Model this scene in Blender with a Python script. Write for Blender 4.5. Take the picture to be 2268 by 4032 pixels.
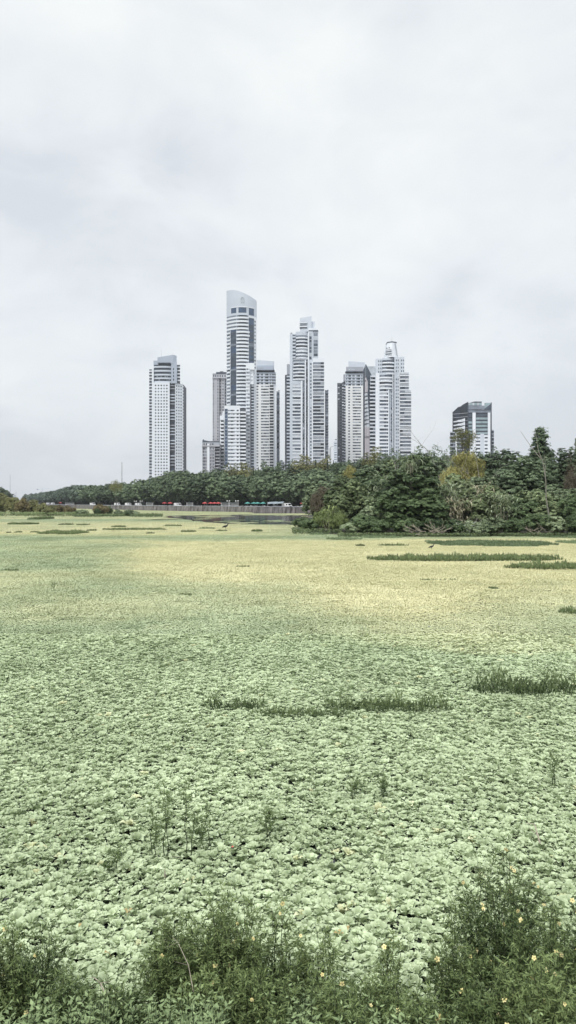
import bpy, math, random
import numpy as np
from mathutils import Vector, noise

for o in list(bpy.data.objects): bpy.data.objects.remove(o)
sc = bpy.context.scene
C = sc.collection
R = math.radians

# ---------------------------------------------------------------- camera
F, CX, HY, H = 2912.0, 1134.0, 1978.0, 4.5      # focal length in photo pixels, principal column, horizon row, eye height
cam_d = bpy.data.cameras.new('camera'); cam = bpy.data.objects.new('camera', cam_d); C.objects.link(cam)
cam.location = (0, 0, H); cam.rotation_euler = (R(90), 0, 0)
cam_d.sensor_fit = 'VERTICAL'; cam_d.sensor_height = 36; cam_d.sensor_width = 36; cam_d.lens = 26
cam_d.shift_y = -38/4032
cam_d.clip_start = 0.1; cam_d.clip_end = 20000
sc.camera = cam
sc.render.resolution_x = 576; sc.render.resolution_y = 1024

# ---------------------------------------------------------------- exposure
sc.view_settings.view_transform = 'Standard'; sc.view_settings.look = 'None'
sc.view_settings.exposure = 0.42; sc.view_settings.gamma = 1.0

# ---------------------------------------------------------------- world: overcast sky
SUN_EL, SUN_AZ = R(48), R(200)
w = bpy.data.worlds.new('World'); sc.world = w; w.use_nodes = True
nt = w.node_tree; nt.nodes.clear()
def N(t, **kw):
    n = nt.nodes.new(t)
    for k, v in kw.items():
        if k == 'ins':
            for a, b in v.items(): n.inputs[a].default_value = b
        else: setattr(n, k, v)
    return n
def L(a, b): nt.links.new(a, b)
out = N('ShaderNodeOutputWorld'); bg = N('ShaderNodeBackground'); L(bg.outputs[0], out.inputs[0])
tc = N('ShaderNodeTexCoord')
sky = N('ShaderNodeTexSky', sky_type='NISHITA', sun_disc=False, sun_elevation=SUN_EL, sun_rotation=SUN_AZ, dust_density=3.0)
sks = N('ShaderNodeVectorMath', operation='SCALE'); L(sky.outputs[0], sks.inputs[0]); sks.inputs['Scale'].default_value = 0.11
# cloud deck on the direction vector, stretched sideways so that it reads as stratus
mp = N('ShaderNodeMapping'); mp.inputs['Scale'].default_value = (1.3, 1.3, 2.3); mp.inputs['Location'].default_value = (0.35, 0.1, 0.63)
L(tc.outputs['Generated'], mp.inputs[0])
n1 = N('ShaderNodeTexNoise', ins={'Scale': 1.55, 'Detail': 5, 'Roughness': 0.5, 'Distortion': 0.35}); L(mp.outputs[0], n1.inputs['Vector'])
n2 = N('ShaderNodeTexNoise', ins={'Scale': 4.6, 'Detail': 7, 'Roughness': 0.55, 'Distortion': 0.5}); L(mp.outputs[0], n2.inputs['Vector'])
mx = N('ShaderNodeMix', data_type='FLOAT'); mx.inputs[0].default_value = 0.34
L(n1.outputs['Fac'], mx.inputs[2]); L(n2.outputs['Fac'], mx.inputs[3])
sep = N('ShaderNodeSeparateXYZ'); L(tc.outputs['Generated'], sep.inputs[0])
# more cloud shadow low and to the west (left), thinner cover up high
mz = N('ShaderNodeMapRange', ins={'From Min': 0.0, 'From Max': 0.55, 'To Min': -0.085, 'To Max': 0.07}); L(sep.outputs['Z'], mz.inputs[0])
mxx = N('ShaderNodeMapRange', ins={'From Min': -0.4, 'From Max': 0.4, 'To Min': -0.06, 'To Max': 0.05}); L(sep.outputs['X'], mxx.inputs[0])
a1 = N('ShaderNodeMath', operation='ADD'); L(mx.outputs[0], a1.inputs[0]); L(mz.outputs[0], a1.inputs[1])
a2 = N('ShaderNodeMath', operation='ADD'); L(a1.outputs[0], a2.inputs[0]); L(mxx.outputs[0], a2.inputs[1])
cr = N('ShaderNodeValToRGB'); L(a2.outputs[0], cr.inputs[0])
e = cr.color_ramp.elements
e[0].position = 0.40; e[0].color = (0.555, 0.585, 0.62, 1)
e[1].position = 0.63; e[1].color = (0.735, 0.755, 0.75, 1)
m_ = cr.color_ramp.elements.new(0.50); m_.color = (0.65, 0.68, 0.70, 1)
# an overcast sky is brighter overhead than at the horizon
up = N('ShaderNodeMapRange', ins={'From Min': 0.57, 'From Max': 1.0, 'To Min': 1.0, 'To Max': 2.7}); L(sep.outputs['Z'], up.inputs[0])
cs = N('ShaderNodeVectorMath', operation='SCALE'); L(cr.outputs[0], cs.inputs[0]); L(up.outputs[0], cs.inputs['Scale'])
mxc = N('ShaderNodeMix', data_type='RGBA'); mxc.inputs[0].default_value = 0.93
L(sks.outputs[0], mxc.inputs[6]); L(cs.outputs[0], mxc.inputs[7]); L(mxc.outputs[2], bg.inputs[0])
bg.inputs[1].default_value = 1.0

sd = bpy.data.lights.new('sun', 'SUN'); sd.energy = 1.5; sd.angle = R(14); sd.color = (1.0, 0.97, 0.93)
so = bpy.data.objects.new('sun', sd); C.objects.link(so)
# sun behind the camera and to the left
so.rotation_euler = Vector((-math.sin(R(25))*math.cos(SUN_EL), -math.cos(R(25))*math.cos(SUN_EL), math.sin(SUN_EL))).to_track_quat('Z', 'Y').to_euler()
cy = sc.cycles if hasattr(sc, 'cycles') else None

# ---------------------------------------------------------------- materials
MATS = {}
def mat_plain(name, col, rough=0.7, var=0.12, scale=0.3, metallic=0.0, spec=0.4, col2=None):
    m = bpy.data.materials.new(name); m.use_nodes = True; t = m.node_tree; b = t.nodes['Principled BSDF']
    n = t.nodes.new('ShaderNodeTexNoise'); n.inputs['Scale'].default_value = scale; n.inputs['Detail'].default_value = 5
    g = t.nodes.new('ShaderNodeNewGeometry'); t.links.new(g.outputs['Position'], n.inputs['Vector'])
    x = t.nodes.new('ShaderNodeMix'); x.data_type = 'RGBA'
    c2 = col2 or tuple(c*(1-var*2) for c in col)
    x.inputs[6].default_value = (*c2, 1); x.inputs[7].default_value = (*[min(1, c*(1+var*.3)) for c in col], 1)
    mr = t.nodes.new('ShaderNodeMapRange'); mr.inputs['From Min'].default_value = .3; mr.inputs['From Max'].default_value = .65
    t.links.new(n.outputs['Fac'], mr.inputs[0]); t.links.new(mr.outputs[0], x.inputs[0])
    t.links.new(x.outputs[2], b.inputs['Base Color'])
    b.inputs['Roughness'].default_value = rough; b.inputs['Metallic'].default_value = metallic
    b.inputs['Specular IOR Level'].default_value = spec
    MATS[name] = m; return m
def mat_leaf(name, dark, light, trans=0.12, rough=0.55, hue=0.0, yel=None, inst=False, patch=0.0):
    """foliage: colour from a per-face tint, a little per-object change, light through the leaf"""
    m = bpy.data.materials.new(name); m.use_nodes = True; t = m.node_tree; b = t.nodes['Principled BSDF']; o = t.nodes['Material Output']
    a = t.nodes.new('ShaderNodeAttribute'); a.attribute_name = 'tint'
    fac = a.outputs['Fac']
    def math_(op, p, q):
        n = t.nodes.new('ShaderNodeMath'); n.operation = op
        for i, s in enumerate((p, q)):
            if hasattr(s, 'links'): t.links.new(s, n.inputs[i])
            else: n.inputs[i].default_value = s
        return n.outputs[0]
    if inst:
        r = t.nodes.new('ShaderNodeAttribute'); r.attribute_type = 'INSTANCER'; r.attribute_name = 'rnd'
        fac = math_('ADD', math_('MULTIPLY', fac, 0.6), math_('MULTIPLY', r.outputs['Fac'], 0.4))
    else:
        r = t.nodes.new('ShaderNodeObjectInfo')
        fac = math_('ADD', fac, math_('MULTIPLY', math_('SUBTRACT', r.outputs['Random'], 0.5), 0.42))
    if patch:
        n = t.nodes.new('ShaderNodeTexNoise'); n.inputs['Scale'].default_value = 0.16; n.inputs['Detail'].default_value = 4
        g = t.nodes.new('ShaderNodeNewGeometry'); t.links.new(g.outputs['Position'], n.inputs['Vector'])
        fac = math_('ADD', fac, math_('MULTIPLY', math_('SUBTRACT', n.outputs['Fac'], 0.5), patch))
    x = t.nodes.new('ShaderNodeMix'); x.data_type = 'RGBA'
    t.links.new(fac, x.inputs[0]); x.inputs[6].default_value = (*dark, 1); x.inputs[7].default_value = (*light, 1)
    colo = x.outputs[2]
    if yel:
        y = t.nodes.new('ShaderNodeAttribute'); y.attribute_type = 'INSTANCER'; y.attribute_name = 'yel'
        x2 = t.nodes.new('ShaderNodeMix'); x2.data_type = 'RGBA'
        x3 = t.nodes.new('ShaderNodeMix'); x3.data_type = 'RGBA'
        t.links.new(fac, x3.inputs[0]); x3.inputs[6].default_value = (*yel[0], 1); x3.inputs[7].default_value = (*yel[1], 1)
        t.links.new(y.outputs['Fac'], x2.inputs[0]); t.links.new(colo, x2.inputs[6]); t.links.new(x3.outputs[2], x2.inputs[7])
        colo = x2.outputs[2]
    t.links.new(colo, b.inputs['Base Color']); b.inputs['Roughness'].default_value = rough
    b.inputs['Specular IOR Level'].default_value = 0.16
    tr = t.nodes.new('ShaderNodeBsdfTranslucent'); t.links.new(colo, tr.inputs[0])
    ms = t.nodes.new('ShaderNodeMixShader'); ms.inputs[0].default_value = trans
    t.links.new(b.outputs[0], ms.inputs[1]); t.links.new(tr.outputs[0], ms.inputs[2]); t.links.new(ms.outputs[0], o.inputs[0])
    MATS[name] = m; return m
M = MATS
mat_plain('white_render', (0.71, 0.745, 0.79), var=0.04, scale=0.05)
mat_plain('cream_render', (0.745, 0.755, 0.755), var=0.04, scale=0.05)
mat_plain('grey_render', (0.54, 0.585, 0.65), var=0.05, scale=0.05)
mat_plain('mid_grey', (0.36, 0.38, 0.42), var=0.08, scale=0.08)
mat_plain('blue_grey', (0.40, 0.45, 0.53), var=0.04, scale=0.05)
mat_plain('stone', (0.45, 0.455, 0.49), var=0.08, scale=0.12)
mat_plain('slate', (0.075, 0.09, 0.115), var=0.2, scale=0.3)
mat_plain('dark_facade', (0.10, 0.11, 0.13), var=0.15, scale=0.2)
mat_plain('pink_panel', (0.60, 0.555, 0.58), var=0.04, scale=0.2)
mat_plain('glass_dark', (0.022, 0.032, 0.045), rough=0.12, var=0.3, scale=0.2, spec=0.6)
mat_plain('glass_mid', (0.065, 0.085, 0.115), rough=0.15, var=0.25, scale=0.25, spec=0.6)
mat_plain('glass_blue', (0.05, 0.085, 0.15), rough=0.1, var=0.2, scale=0.15, spec=0.7)
mat_plain('glass_grey', (0.21, 0.24, 0.29), rough=0.2, var=0.2, scale=0.3, spec=0.6)
mat_plain('glass_pale', (0.48, 0.515, 0.56), rough=0.3, var=0.12, scale=0.3)
mat_plain('glass_teal', (0.30, 0.39, 0.42), rough=0.15, var=0.15, scale=0.3, spec=0.7)
mat_plain('metal_grey', (0.35, 0.36, 0.38), rough=0.5, metallic=0.3)
mat_plain('bark', (0.085, 0.075, 0.065), var=0.3, scale=3)
mat_plain('bark_pale', (0.36, 0.34, 0.31), var=0.25, scale=4)
mat_plain('twig_dry', (0.42, 0.37, 0.30), var=0.2, scale=8)
mat_plain('stem_green', (0.05, 0.065, 0.03), var=0.2, scale=20)
mat_plain('soil', (0.035, 0.032, 0.022), rough=0.95, var=0.3, scale=4)
mat_plain('paving', (0.32, 0.31, 0.30), var=0.1, scale=0.5)
mat_plain('canvas_red', (0.50, 0.07, 0.075), var=0.1, scale=2)
mat_plain('canvas_teal', (0.09, 0.33, 0.30), var=0.1, scale=2)
mat_plain('canvas_grey', (0.28, 0.33, 0.36), var=0.1, scale=2)
mat_plain('white_paint', (0.78, 0.78, 0.78), var=0.04, scale=2, rough=0.4)
mat_plain('petal', (0.88, 0.76, 0.30), var=0.1, scale=40, col2=(0.9, 0.82, 0.48))
mat_plain('bird_black', (0.02, 0.02, 0.025), rough=0.5)
mat_plain('dead_leaf', (0.45, 0.36, 0.16), var=0.3, scale=30)
mat_plain('red_paper', (0.7, 0.12, 0.12), var=0.1, scale=10)
# colours of leaves
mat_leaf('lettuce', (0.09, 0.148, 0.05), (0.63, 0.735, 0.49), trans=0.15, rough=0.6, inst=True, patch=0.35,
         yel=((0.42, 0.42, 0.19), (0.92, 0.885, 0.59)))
mat_leaf('tipa', (0.016, 0.032, 0.018), (0.25, 0.33, 0.185))
mat_leaf('tipa_far', (0.035, 0.058, 0.042), (0.17, 0.225, 0.155))
mat_leaf('poplar', (0.015, 0.032, 0.022), (0.05, 0.08, 0.045))
mat_leaf('olive', (0.07, 0.08, 0.028), (0.30, 0.30, 0.13))
mat_leaf('olive_brown', (0.08, 0.066, 0.03), (0.27, 0.23, 0.11))
mat_leaf('brown', (0.075, 0.062, 0.042), (0.19, 0.165, 0.12), trans=0.1)
mat_leaf('dark_spray', (0.014, 0.03, 0.012), (0.20, 0.28, 0.13))
mat_leaf('mid_green', (0.024, 0.048, 0.018), (0.46, 0.55, 0.33))
mat_leaf('fresh_green', (0.09, 0.13, 0.04), (0.30, 0.36, 0.15))
mat_leaf('willow', (0.15, 0.15, 0.045), (0.50, 0.47, 0.19))
mat_leaf('cane', (0.17, 0.22, 0.12), (0.50, 0.55, 0.38), trans=0.2)
mat_leaf('cane_dry', (0.20, 0.18, 0.11), (0.50, 0.46, 0.33), trans=0.15)
mat_leaf('marsh_grass', (0.03, 0.052, 0.022), (0.21, 0.265, 0.125))
mat_leaf('marsh_grass_pale', (0.08, 0.12, 0.06), (0.24, 0.31, 0.175))
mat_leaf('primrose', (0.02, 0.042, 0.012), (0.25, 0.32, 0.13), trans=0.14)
mat_leaf('seedling_leaf', (0.045, 0.075, 0.025), (0.23, 0.30, 0.13))
mat_leaf('mid_warm', (0.035, 0.06, 0.022), (0.38, 0.46, 0.24))
mat_leaf('cover_leaf', (0.018, 0.04, 0.012), (0.30, 0.39, 0.19), trans=0.1)

# stone retaining wall with vertical streaks
def mat_quay():
    m = bpy.data.materials.new('quay_stone'); m.use_nodes = True; t = m.node_tree; b = t.nodes['Principled BSDF']
    g = t.nodes.new('ShaderNodeNewGeometry'); mp = t.nodes.new('ShaderNodeMapping'); mp.inputs['Scale'].default_value = (0.8, 0.8, 0.25)
    n = t.nodes.new('ShaderNodeTexNoise'); n.inputs['Scale'].default_value = 0.9; n.inputs['Detail'].default_value = 6; n.inputs['Roughness'].default_value = .65
    t.links.new(g.outputs['Position'], mp.inputs[0]); t.links.new(mp.outputs[0], n.inputs['Vector'])
    c = t.nodes.new('ShaderNodeValToRGB'); c.color_ramp.elements[0].position = .36; c.color_ramp.elements[0].color = (0.05, 0.043, 0.042, 1)
    c.color_ramp.elements[1].position = .66; c.color_ramp.elements[1].color = (0.27, 0.25, 0.245, 1)
    t.links.new(n.outputs['Fac'], c.inputs[0]); t.links.new(c.outputs[0], b.inputs['Base Color']); b.inputs['Roughness'].default_value = .9
    M['quay'] = m
mat_quay()
def mat_water():
    m = bpy.data.materials.new('marsh_water'); m.use_nodes = True; t = m.node_tree; b = t.nodes['Principled BSDF']
    b.inputs['Base Color'].default_value = (0.012, 0.016, 0.014, 1); b.inputs['Roughness'].default_value = 0.10
    g = t.nodes.new('ShaderNodeNewGeometry'); n = t.nodes.new('ShaderNodeTexNoise'); n.inputs['Scale'].default_value = 1.2; n.inputs['Detail'].default_value = 3
    t.links.new(g.outputs['Position'], n.inputs['Vector']); bu = t.nodes.new('ShaderNodeBump'); bu.inputs['Strength'].default_value = 0.06
    t.links.new(n.outputs['Fac'], bu.inputs['Height']); t.links.new(bu.outputs[0], b.inputs['Normal'])
    M['water'] = m
mat_water()

# ---------------------------------------------------------------- object helpers
def tag(o, label=None, cat=None, group=None, kind=None):
    if label: o['label'] = label
    if cat: o['category'] = cat
    if group: o['group'] = group
    if kind: o['kind'] = kind
    return o
def empty(name, loc, rz=0, **kw):
    o = bpy.data.objects.new(name, None); C.objects.link(o); o.location = loc; o.rotation_euler = (0, 0, rz)
    o.empty_display_size = 0.3
    return tag(o, **kw)
def link(name, mesh, parent=None, loc=(0, 0, 0), **kw):
    o = bpy.data.objects.new(name, mesh); C.objects.link(o); o.location = loc
    if parent: o.parent = parent
    return tag(o, **kw)
def copy_tree(o, parent=None):
    c = o.copy(); C.objects.link(c)
    if parent: c.parent = parent
    for ch in list(o.children): copy_tree(ch, c)
    return c

class MB:
    def __init__(s): s.v = []; s.f = []; s.m = []; s.mats = []
    def mi(s, m):
        if m not in s.mats: s.mats.append(m)
        return s.mats.index(m)
    def poly(s, vs, fs, m):
        k = len(s.v); s.v += [tuple(v) for v in vs]; i = s.mi(m)
        for f in fs: s.f.append(tuple(a+k for a in f)); s.m.append(i)
    def box(s, x0, x1, y0, y1, z0, z1, m):
        vs = [(x, y, z) for z in (z0, z1) for x, y in ((x0, y0), (x1, y0), (x1, y1), (x0, y1))]
        s.poly(vs, [(3, 2, 1, 0), (4, 5, 6, 7), (0, 1, 5, 4), (1, 2, 6, 5), (2, 3, 7, 6), (3, 0, 4, 7)], m)
    def prism(s, pts, zt, zb, m):
        n = len(pts)
        if not hasattr(zt, '__len__'): zt = [zt]*n
        if not hasattr(zb, '__len__'): zb = [zb]*n
        vs = [(p[0], p[1], b) for p, b in zip(pts, zb)] + [(p[0], p[1], t) for p, t in zip(pts, zt)]
        fs = [tuple(range(n-1, -1, -1)), tuple(range(n, 2*n))] + [(i, (i+1) % n, n+(i+1) % n, n+i) for i in range(n)]
        s.poly(vs, fs, m)
    def tube(s, pts, rad, m, k=5):
        pts = [Vector(p) for p in pts]; n = len(pts); vs = []; fs = []
        for i, p in enumerate(pts):
            d = (pts[min(i+1, n-1)]-pts[max(i-1, 0)]).normalized()
            a = d.cross(Vector((0.3, 0.9, 0.2))).normalized(); b = d.cross(a)
            for j in range(k):
                an = 2*math.pi*j/k; vs.append(p+(a*math.cos(an)+b*math.sin(an))*rad[i])
        for i in range(n-1):
            for j in range(k): fs.append((i*k+j, i*k+(j+1) % k, (i+1)*k+(j+1) % k, (i+1)*k+j))
        fs.append(tuple(range(k-1, -1, -1))); fs.append(tuple(range((n-1)*k, n*k)))
        s.poly(vs, fs, m)
    def lathe(s, prof, m, cx=0, cy=0, k=12):
        vs = []; fs = []; n = len(prof)
        for r, z in prof:
            for j in range(k):
                a = 2*math.pi*j/k; vs.append((cx+r*math.cos(a), cy+r*math.sin(a), z))
        for i in range(n-1):
            for j in range(k): fs.append((i*k+j, i*k+(j+1) % k, (i+1)*k+(j+1) % k, (i+1)*k+j))
        s.poly(vs, fs, m)
    def mesh(s, name):
        me = bpy.data.meshes.new(name); me.from_pydata(s.v, [], s.f)
        for m in s.mats: me.materials.append(M[m])
        me.polygons.foreach_set('material_index', s.m); me.update(); return me
    def build(s, name, parent=None, loc=(0, 0, 0), **kw): return link(name, s.mesh(name), parent, loc, **kw)

def fmesh(name, V, tint, mat, smooth=False):
    """V: (n,k,3) separate k-gons, tint: (n,)"""
    n, k = V.shape[:2]
    me = bpy.data.meshes.new(name); me.vertices.add(n*k); me.vertices.foreach_set('co', V.reshape(-1).astype(np.float32))
    me.loops.add(n*k); me.loops.foreach_set('vertex_index', np.arange(n*k, dtype=np.int32))
    me.polygons.add(n); me.polygons.foreach_set('loop_start', np.arange(n, dtype=np.int32)*k)
    me.polygons.foreach_set('loop_total', np.full(n, k, dtype=np.int32))
    me.update(calc_edges=True)
    a = me.attributes.new('tint', 'FLOAT', 'FACE'); a.data.foreach_set('value', tint.astype(np.float32))
    me.materials.append(M[mat]); return me
def grid_mesh(name, G, tint, mat, along=0.0):
    """G: (n,a,b,3) leaf grids; tint (n,)"""
    n, a, b = G.shape[:3]; base = np.arange(n)[:, None, None]*a*b
    i, j = np.meshgrid(np.arange(a-1), np.arange(b-1), indexing='ij')
    q = np.stack([i*b+j, i*b+j+1, (i+1)*b+j+1, (i+1)*b+j], -1)[None]+base[..., None]
    q = q.reshape(-1).astype(np.int32); nf = len(q)//4
    me = bpy.data.meshes.new(name); me.vertices.add(n*a*b); me.vertices.foreach_set('co', G.reshape(-1).astype(np.float32))
    me.loops.add(nf*4); me.loops.foreach_set('vertex_index', q)
    me.polygons.add(nf); me.polygons.foreach_set('loop_start', np.arange(nf, dtype=np.int32)*4)
    me.polygons.foreach_set('loop_total', np.full(nf, 4, dtype=np.int32)); me.update(calc_edges=True)
    me.polygons.foreach_set('use_smooth', np.ones(nf, dtype=bool))
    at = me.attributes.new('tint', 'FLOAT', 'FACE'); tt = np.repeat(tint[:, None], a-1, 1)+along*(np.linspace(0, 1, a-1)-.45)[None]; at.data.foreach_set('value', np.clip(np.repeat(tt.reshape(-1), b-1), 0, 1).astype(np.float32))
    me.materials.append(M[mat]); return me
def unit(v): return v/np.maximum(np.linalg.norm(v, axis=-1, keepdims=True), 1e-9)
def quads(P, Nn, s, asp, rng, dirv=None):
    """leaf-shaped rhombi at P with normals Nn, half-length s"""
    r = rng.normal(size=P.shape) if dirv is None else dirv
    t = unit(r-(r*Nn).sum(-1, keepdims=True)*Nn); b = np.cross(Nn, t)
    s = np.asarray(s).reshape(-1, 1)
    return np.stack([P-t*s, P+b*s*asp-t*s*0.15, P+t*s, P-b*s*asp-t*s*0.15], 1)

def px(pxx, py, Y): return ((pxx-CX)/F*Y, Y, H-(py-HY)/F*Y)
def gY(py, z=0.0): return (H-z)*F/(py-HY)

# ================================================================ SETTING
WALL = [(-1500, 3600), (-470, 1300), (-345, 1020), (-250, 760), (-150, 530), (-75, 409), (12, 300), (110, 232), (250, 190), (600, 150)]
def wallY(x):
    for (x0, y0), (x1, y1) in zip(WALL, WALL[1:]):
        if x0 <= x <= x1: return y0+(y1-y0)*(x-x0)/(x1-x0)
    return 3600 if x < -1500 else 150
b = MB(); b.poly([(-4000, -60, -.03), (4000, -60, -.03), (4000, 3800, -.03), (-4000, 3800, -.03)], [(0, 1, 2, 3)], 'water')
b.build('water', kind='structure')
b = MB(); b.poly([(-4500, -100, -1.5), (4500, -100, -1.5), (4500, 4500, -1.5), (-4500, 4500, -1.5)], [(0, 1, 2, 3)], 'soil')
b.build('ground', kind='structure')
b = MB()                                            # the town's ground behind the quay
pts = [(-4500, 3600)]+WALL+[(4500, 150)]
for p, q in zip(pts, pts[1:]):
    b.poly([(p[0], p[1]+1.2, 2.0), (q[0], q[1]+1.2, 2.0), (q[0], 4500, 2.0), (p[0], 4500, 2.0)], [(0, 1, 2, 3)], 'paving')
b.build('promenade', kind='structure')
# quay wall: battered stone face, coping, piers and parapet
qr = empty('quay_wall', (12, 300, 0), label='long weathered stone quay wall with dark streaks along the far edge of the marsh', cat='wall')
face = MB(); cop = MB(); pier = MB()
for (x0, y0), (x1, y1) in zip(WALL, WALL[1:]):
    x0 -= 12; x1 -= 12; y0 -= 300; y1 -= 300
    face.poly([(x0, y0-.5, -.6), (x1, y1-.5, -.6), (x1, y1, 2.55), (x0, y0, 2.55), (x0, y0+1.2, 2.55), (x1, y1+1.2, 2.55), (x1, y1+1.2, -.6), (x0, y0+1.2, -.6)],
              [(0, 1, 2, 3), (3, 2, 5, 4), (4, 5, 6, 7)], 'quay')
    dx, dy = x1-x0, y1-y0; Ls = math.hypot(dx, dy)
    cop.poly([(x0, y0-.15, 2.553), (x1, y1-.15, 2.553), (x1, y1+.9, 2.553), (x0, y0+.9, 2.553), (x0, y0-.15, 2.8), (x1, y1-.15, 2.8), (x1, y1+.9, 2.8), (x0, y0+.9, 2.8)],
             [(4, 5, 6, 7), (0, 1, 5, 4), (2, 3, 7, 6)], 'mid_grey')
    if y0 < 600:
        k = int(Ls/31)
        for i in range(k):
            t = (i+.5)/k; x = x0+dx*t; y = y0+dy*t
            pier.box(x-.4, x+.4, y-.62, y+.3, -.6, 2.9, 'quay')
face.build('stone_face', qr); cop.build('coping', qr); pier.build('piers', qr)

# near bank
def bank_z(x, y):
    wob = 0.35*noise.noise(Vector((x*.7, 3.1, 0)))
    y = y+wob
    if y > 6.4: z = -.06-(y-6.4)*.3
    elif y > 3.6: z = (6.4-y)/2.8*1.15-.06
    elif y > 1.4: z = 1.09+(3.6-y)/2.2*1.65
    else: z = 2.75
    return max(-1.4, z)+0.05*noise.noise(Vector((x*3, y*3, 1)))
b = MB(); xs = np.linspace(-30, 30, 121); ys = np.concatenate([[-30, -10, -3], np.linspace(0, 9, 31)])
vs = [(x, y, bank_z(x, y)) for y in ys for x in xs]; n = len(xs)
b.poly(vs, [(j*n+i, j*n+i+1, (j+1)*n+i+1, (j+1)*n+i) for j in range(len(ys)-1) for i in range(n-1)], 'soil')
b.build('bank', kind='structure')

# ---------------------------------------------------------------- water lettuce carpet
def lettuce_leaves(rng, nl, a, bq, L0=0.10):
    """leaf grids of one rosette: erect inner leaves, spreading outer ones, each cupped, ribbed and rounded"""
    G = []; tint = []
    for i in range(nl):
        f = (i+.5)/nl; az = i*2.399+rng.normal()*.25
        el = R(82-34*f)+rng.normal()*.15; L_ = L0*(0.7+.4*f)*(.8+.4*rng.random()); W_ = L_*(.58+.16*rng.random())
        u = np.linspace(0, 1, a)[:, None]; v = np.linspace(-1, 1, bq)[None, :]
        wid = W_*.5*(0.22+0.95*u**.8)*np.sqrt(np.clip(1.02-np.clip(u-.62, 0, 1)**2/.148, 0.0, 1))
        s = u*L_*(1-.10*v**2*(u > .5)); bend = el-u*(0.18+.22*f)*(1+.3*rng.normal())-np.clip(u-.72, 0, 1)*3.0
        ds = L_/(a-1)
        r = np.cumsum(np.cos(bend)*ds, 0)-np.cos(bend[0])*ds; z = np.cumsum(np.sin(bend)*ds, 0)-np.sin(bend[0])*ds
        y = v*wid; zz = z+np.abs(v)**1.6*wid*.42*np.cos(el*.6)+np.cos(v*9.42)*wid*.05; rr = r-np.abs(v)**2*wid*.42*np.sin(el)
        rr = rr+0.012
        ca, sa = math.cos(az), math.sin(az)
        G.append(np.stack([rr*ca-y*sa, rr*sa+y*ca, zz+0*y+.005], -1)); tint.append(np.clip(.44+.12*(1-f)+rng.normal()*.18, 0, 1.1))
    return np.array(G), np.array(tint)
def hidden_coll(name, objs):
    c = bpy.data.collections.new(name)
    for o in objs: c.objects.link(o)
    return c
rngL = np.random.default_rng(5)
near_src = []
for k in range(9):
    G, t = lettuce_leaves(rngL, 10, 6, 7, .088)
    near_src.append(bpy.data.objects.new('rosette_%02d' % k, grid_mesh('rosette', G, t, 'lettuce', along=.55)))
tile_src = []
for k in range(7):
    Gs = []; ts = []
    for i in range(12):
        for j in range(12):
            G, t = lettuce_leaves(rngL, 8, 3, 3, .070+.022*rngL.random())
            sc_ = .85+.4*rngL.random(); G = G*sc_
            G[..., 0] += (i+.5)/12-.5+rngL.normal()*.028; G[..., 1] += (j+.5)/12-.5+rngL.normal()*.028
            G[..., 2] += rngL.normal()*.012
            Gs.append(G); ts.append(np.clip(t+rngL.normal()*.13, 0, 1))
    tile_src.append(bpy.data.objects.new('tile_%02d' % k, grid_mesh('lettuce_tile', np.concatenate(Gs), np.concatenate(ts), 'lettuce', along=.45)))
cn = hidden_coll('rosettes', near_src); ct = hidden_coll('tiles', tile_src)

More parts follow.
